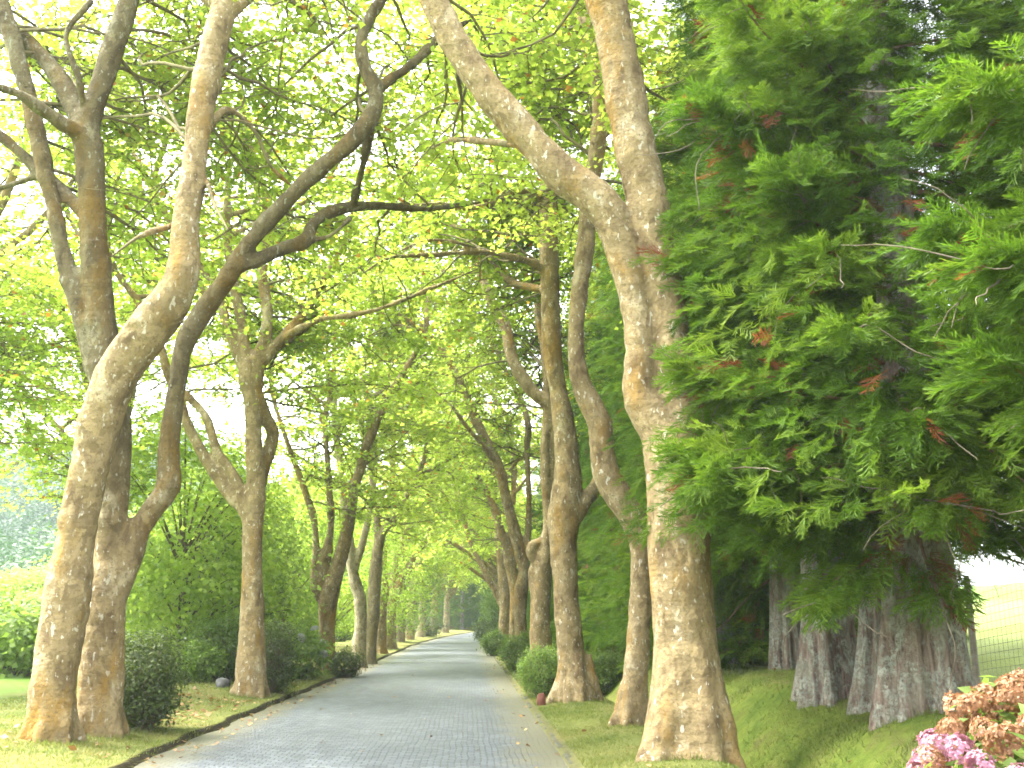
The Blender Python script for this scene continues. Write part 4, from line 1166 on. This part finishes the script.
# ------------------------------------------------------------------ small things
def boulder(px, py, Y, r, label):
    p = P(px, py, Y); z = gz(p[0], Y)
    g = np.random.default_rng(8)
    nu, nv = 22, 14
    th = np.linspace(0, 2 * math.pi, nu, endpoint=False); fi = np.linspace(0.02, math.pi - 0.02, nv)
    T, Fi = np.meshgrid(th, fi)
    d = np.stack([np.cos(T) * np.sin(Fi), np.sin(T) * np.sin(Fi), np.cos(Fi)], -1)
    k = 1 + 0.3 * noise3(d * 1.6 + 4, 61) + 0.1 * noise3(d * 4, 62)
    v = np.round(d * k[..., None] * 4.0) / 4.0 * 0.35 + d * k[..., None] * 0.65
    v = v * np.array(r) + np.array([p[0], Y, z + r[2] * 0.45])
    i = np.arange(nv - 1)[:, None] * nu; j = np.arange(nu)[None]
    f = np.stack([i + j, i + nu + j, i + nu + (j + 1) % nu, i + (j + 1) % nu], -1).reshape(-1, 4)
    mb = MB(); mb.add(v.reshape(-1, 3), f)
    tag(mb.build('boulder', M['stone'], smooth=True), label, 'rock')
boulder(224, 668, 22.6, (0.15, 0.14, 0.13), 'small grey rock lying left of the pale plane trunk')

def marker():
    p = P(541, 690, 20.2); x, Y = p[0], 20.2; z = gz(x, Y)
    w, d, h, h2 = 0.085, 0.06, 0.17, 0.23
    b = 0.015
    prof = [(-w, -0.1), (w, -0.1), (w, h), (w - 0.04, h2), (-w + 0.03, h2 - 0.02), (-w, h - 0.03)]
    v = [(x + a, Y - d, z + c) for a, c in prof] + [(x + a * 0.94, Y + d, z + c * 0.97) for a, c in prof]
    v += [(x + a * 0.86, Y - d - b, z + 0.01 + c * 0.9) for a, c in prof]
    n = len(prof)
    f4 = [(i, (i + 1) % n, n + (i + 1) % n, n + i) for i in range(n)] + [(2 * n + i, 2 * n + (i + 1) % n, (i + 1) % n, i) for i in range(n)]
    f4 += [(2 * n, 2 * n + 3, 2 * n + 2, 2 * n + 1), (2 * n, 2 * n + 5, 2 * n + 4, 2 * n + 3), (n, n + 1, n + 2, n + 3), (n, n + 3, n + 4, n + 5)]
    mb = MB(); mb.add(np.array(v), np.array(f4))
    tag(mb.build('marker_stone', M['red_stone']), 'small red marker stone at the foot of the upright plane tree', 'marker stone')
marker()

def fence():
    x = 7.7; y0, y1 = 9.0, 40.0
    root = empty('wire_fence', (x, y0, gz(x, y0)), 'wire mesh fence between the cedars and the pale field', 'fence')
    mb = MB()
    ys = np.arange(y0, y1, 1.0)
    zb = np.array([gz(x, a) for a in ys])
    for k in range(15):
        hz = 0.06 + k * 0.11
        tube(mb, np.stack([np.full_like(ys, x), ys, zb + hz], -1), np.full(len(ys), 0.003), 3)
    for a in np.arange(y0, 24, 0.13):
        z = gz(x, a)
        tube(mb, np.array([(x, a, z + 0.04), (x, a, z + 0.8), (x, a, z + 1.62)]), np.full(3, 0.0026), 3)
    mb.build('wire_mesh', M['wire'], root)
    for a in np.arange(9.3, y1, 3.15):
        z = gz(x, a); pb = MB()
        pts, rr = resample(np.array([(x + .06, a, z - 0.3), (x + .06, a, z + 0.8), (x + .065, a, z + 1.66), (x + .065, a, z + 1.72)]), np.array([.055, .052, .05, .035]), 0.3)
        tube(pb, pts, rr, 10, True)
        pb.build('post', M['post'], root, smooth=True)
fence()

# ------------------------------------------------------------------ grass and litter
def verge_grass():
    g = np.random.default_rng(77)
    def blades(n, ulo, uhi, ylo, yhi, hmax):
        Y = ylo + (yhi - ylo) * g.random(n) ** 1.6
        u = g.uniform(ulo, uhi, n)
        x = u + off(Y); z = ground_z(x, Y)
        keep = n2(x, Y, 0.8, 71) + g.normal(size=n) * 0.35 > -0.25
        x, Y, z = x[keep], Y[keep], z[keep]; n = len(x)
        h = hmax * g.uniform(0.4, 1.0, n) * (1 + 0.5 * n2(x, Y, 0.6, 73)); a = g.uniform(0, 6.28, n); w = 0.0035 + 0.0002 * Y
        lean = g.normal(size=(n, 2)) * 0.6
        b = np.stack([x, Y, z - 0.004], -1); s = np.stack([np.cos(a), np.sin(a), 0 * a], -1) * w[:, None]
        tip = b + np.stack([lean[:, 0] * h, lean[:, 1] * h, h], -1)
        return np.stack([b - s, b + s, tip], 1), np.clip(0.5 + 0.42 * n2(x, Y, 0.9, 72) + 0.2 * n2(x, Y, 0.3, 74) + g.normal(size=n) * 0.15, 0, 1)
    mb = MB()
    for args in ((90000, -8.5, -3.86, 9, 34, 0.05), (70000, 1.3, 3.1, 8, 34, 0.045), (60000, 3.0, 6.5, 7, 24, 0.06)):
        v, t = blades(*args)
        mb.add(v.reshape(-1, 3), np.arange(len(v) * 3).reshape(-1, 3), t)
    for o in [q for q in bpy.data.objects if q.name.startswith(('plane_tree', 'cedar_tree')) and q.parent is None and 5 < q.location.y < 24 and -9 < q.location.x < 7]:
        n = 420; a = g.uniform(0, 6.28, n); r = (0.42 if o.location.y < 19 else 0.36) + np.abs(g.normal(size=n)) * 0.16
        x = o.location.x + np.cos(a) * r; Y = o.location.y + np.sin(a) * r; h = 0.11 * g.uniform(0.3, 1.0, n); w = 0.006
        b = np.stack([x, Y, ground_z(x, Y) - 0.01], -1); sd = np.stack([-np.sin(a), np.cos(a), 0 * a], -1) * w
        tip = b + np.stack([np.cos(a) * h * 0.5 + g.normal(size=n) * 0.02, np.sin(a) * h * 0.5 + g.normal(size=n) * 0.02, h], -1)
        mb.add(np.stack([b - sd, b + sd, tip], 1).reshape(-1, 3), np.arange(n * 3).reshape(-1, 3), g.uniform(0.1, 0.7, n))
    tag(mb.build('verge_grass', M['grass']), 'short yellowish green grass and moss on the verges', 'grass', kind='stuff')
verge_grass()

def litter():
    g = np.random.default_rng(78)
    mb = MB()
    def put(n, ulo, uhi, ylo, yhi, size, road=False):
        Y = ylo + (yhi - ylo) * g.random(n) ** 1.4; u = g.uniform(ulo, uhi, n); x = u + off(Y)
        if road:
            z = rz(Y) + 0.05 * (1 - ((u + 1.35) / 2.6) ** 2) + 0.012
        else:
            z = ground_z(x, Y) + 0.02
        nr = np.array([0, 0, 1.0]) + g.normal(size=(n, 3)) * 0.3
        add_leaves(mb, np.stack([x, Y, z], -1), nr, size * g.uniform(0.5, 1.1, n), g.uniform(0, 1, n), g)
    put(260, -7.5, -4.0, 12, 30, 0.11); put(200, -6.3, -4.3, 16, 21, 0.11)
    put(130, 1.4, 5.5, 8, 28, 0.10)
    put(160, -3.85, -3.3, 11, 40, 0.09, True); put(60, 0.6, 1.12, 9, 40, 0.08, True); put(25, -3.3, 0.6, 12, 50, 0.07, True)
    tag(mb.build('fallen_leaves', M['litter']), 'brown fallen leaves scattered over verge and road edge', 'leaf litter', kind='stuff')
litter()

# ------------------------------------------------------------------ wooded hill in the distance
def hill_z(x, Y):
    s = sstep(95, 300, Y + 0.25 * np.abs(x + 90)) * sstep(-8, -75, x)
    return -0.5 + 44 * s * (1 + 0.18 * n2(x, Y, 45, 81)) + 2.0 * n2(x, Y, 14, 82) * s
def hill():
    xs = np.linspace(-420, -10, 70); ys = np.linspace(85, 480, 70)
    X, Y = np.meshgrid(xs, ys); Z = hill_z(X, Y)
    ny, nx = X.shape; i = np.arange(ny - 1)[:, None] * nx + np.arange(nx - 1)[None, :]
    mb = MB(); mb.add(np.stack([X, Y, Z], -1).reshape(-1, 3), np.stack([i, i + 1, i + nx + 1, i + nx], -1).reshape(-1, 4))
    tag(mb.build('hillside', M['hill'], smooth=True), kind='structure')
    g = np.random.default_rng(83)
    fm = MB(); k = 0
    while k < 620:
        Y = g.uniform(95, 330); x = -Y * g.uniform(0.22, 0.68)
        z = float(hill_z(x, Y)); r = g.uniform(2.4, 4.6)
        leaf_blob(fm, (x, Y, z + r * 1.05), (r, r, r * 1.25), 60, 12, 0.55, 0.62, g, 'oval', float(np.clip(g.normal() * 0.2 + 0.45, 0.1, 0.9)), 0.7, 0.7)
        k += 1
    tag(fm.build('hillside_forest', M['hill_leaf']), 'hazy blue green forest covering the distant hillside', 'forest', kind='stuff')
hill()

# ------------------------------------------------------------------ air
def haze():
    m, nt, out = mat_new('haze')
    v = nt.nodes.new('ShaderNodeVolumePrincipled')
    v.inputs['Color'].default_value = (0.78, 0.90, 0.93, 1)
    v.inputs['Density'].default_value = 0.0005
    v.inputs['Anisotropy'].default_value = 0.2
    nt.links.new(v.outputs[0], out.inputs['Volume'])
    x0, x1, y0, y1, z0, z1 = -530, 530, -90, 560, -12, 80
    vv = [(x, y, z) for z in (z0, z1) for y in (y0, y1) for x in (x0, x1)]
    f = [(0, 2, 3, 1), (4, 5, 7, 6), (0, 1, 5, 4), (2, 6, 7, 3), (0, 4, 6, 2), (1, 3, 7, 5)]
    mb = MB(); mb.add(np.array(vv, float), np.array(f))
    tag(mb.build('haze', m), 'thin pale air between the camera and the hill', 'haze', kind='stuff')
haze()
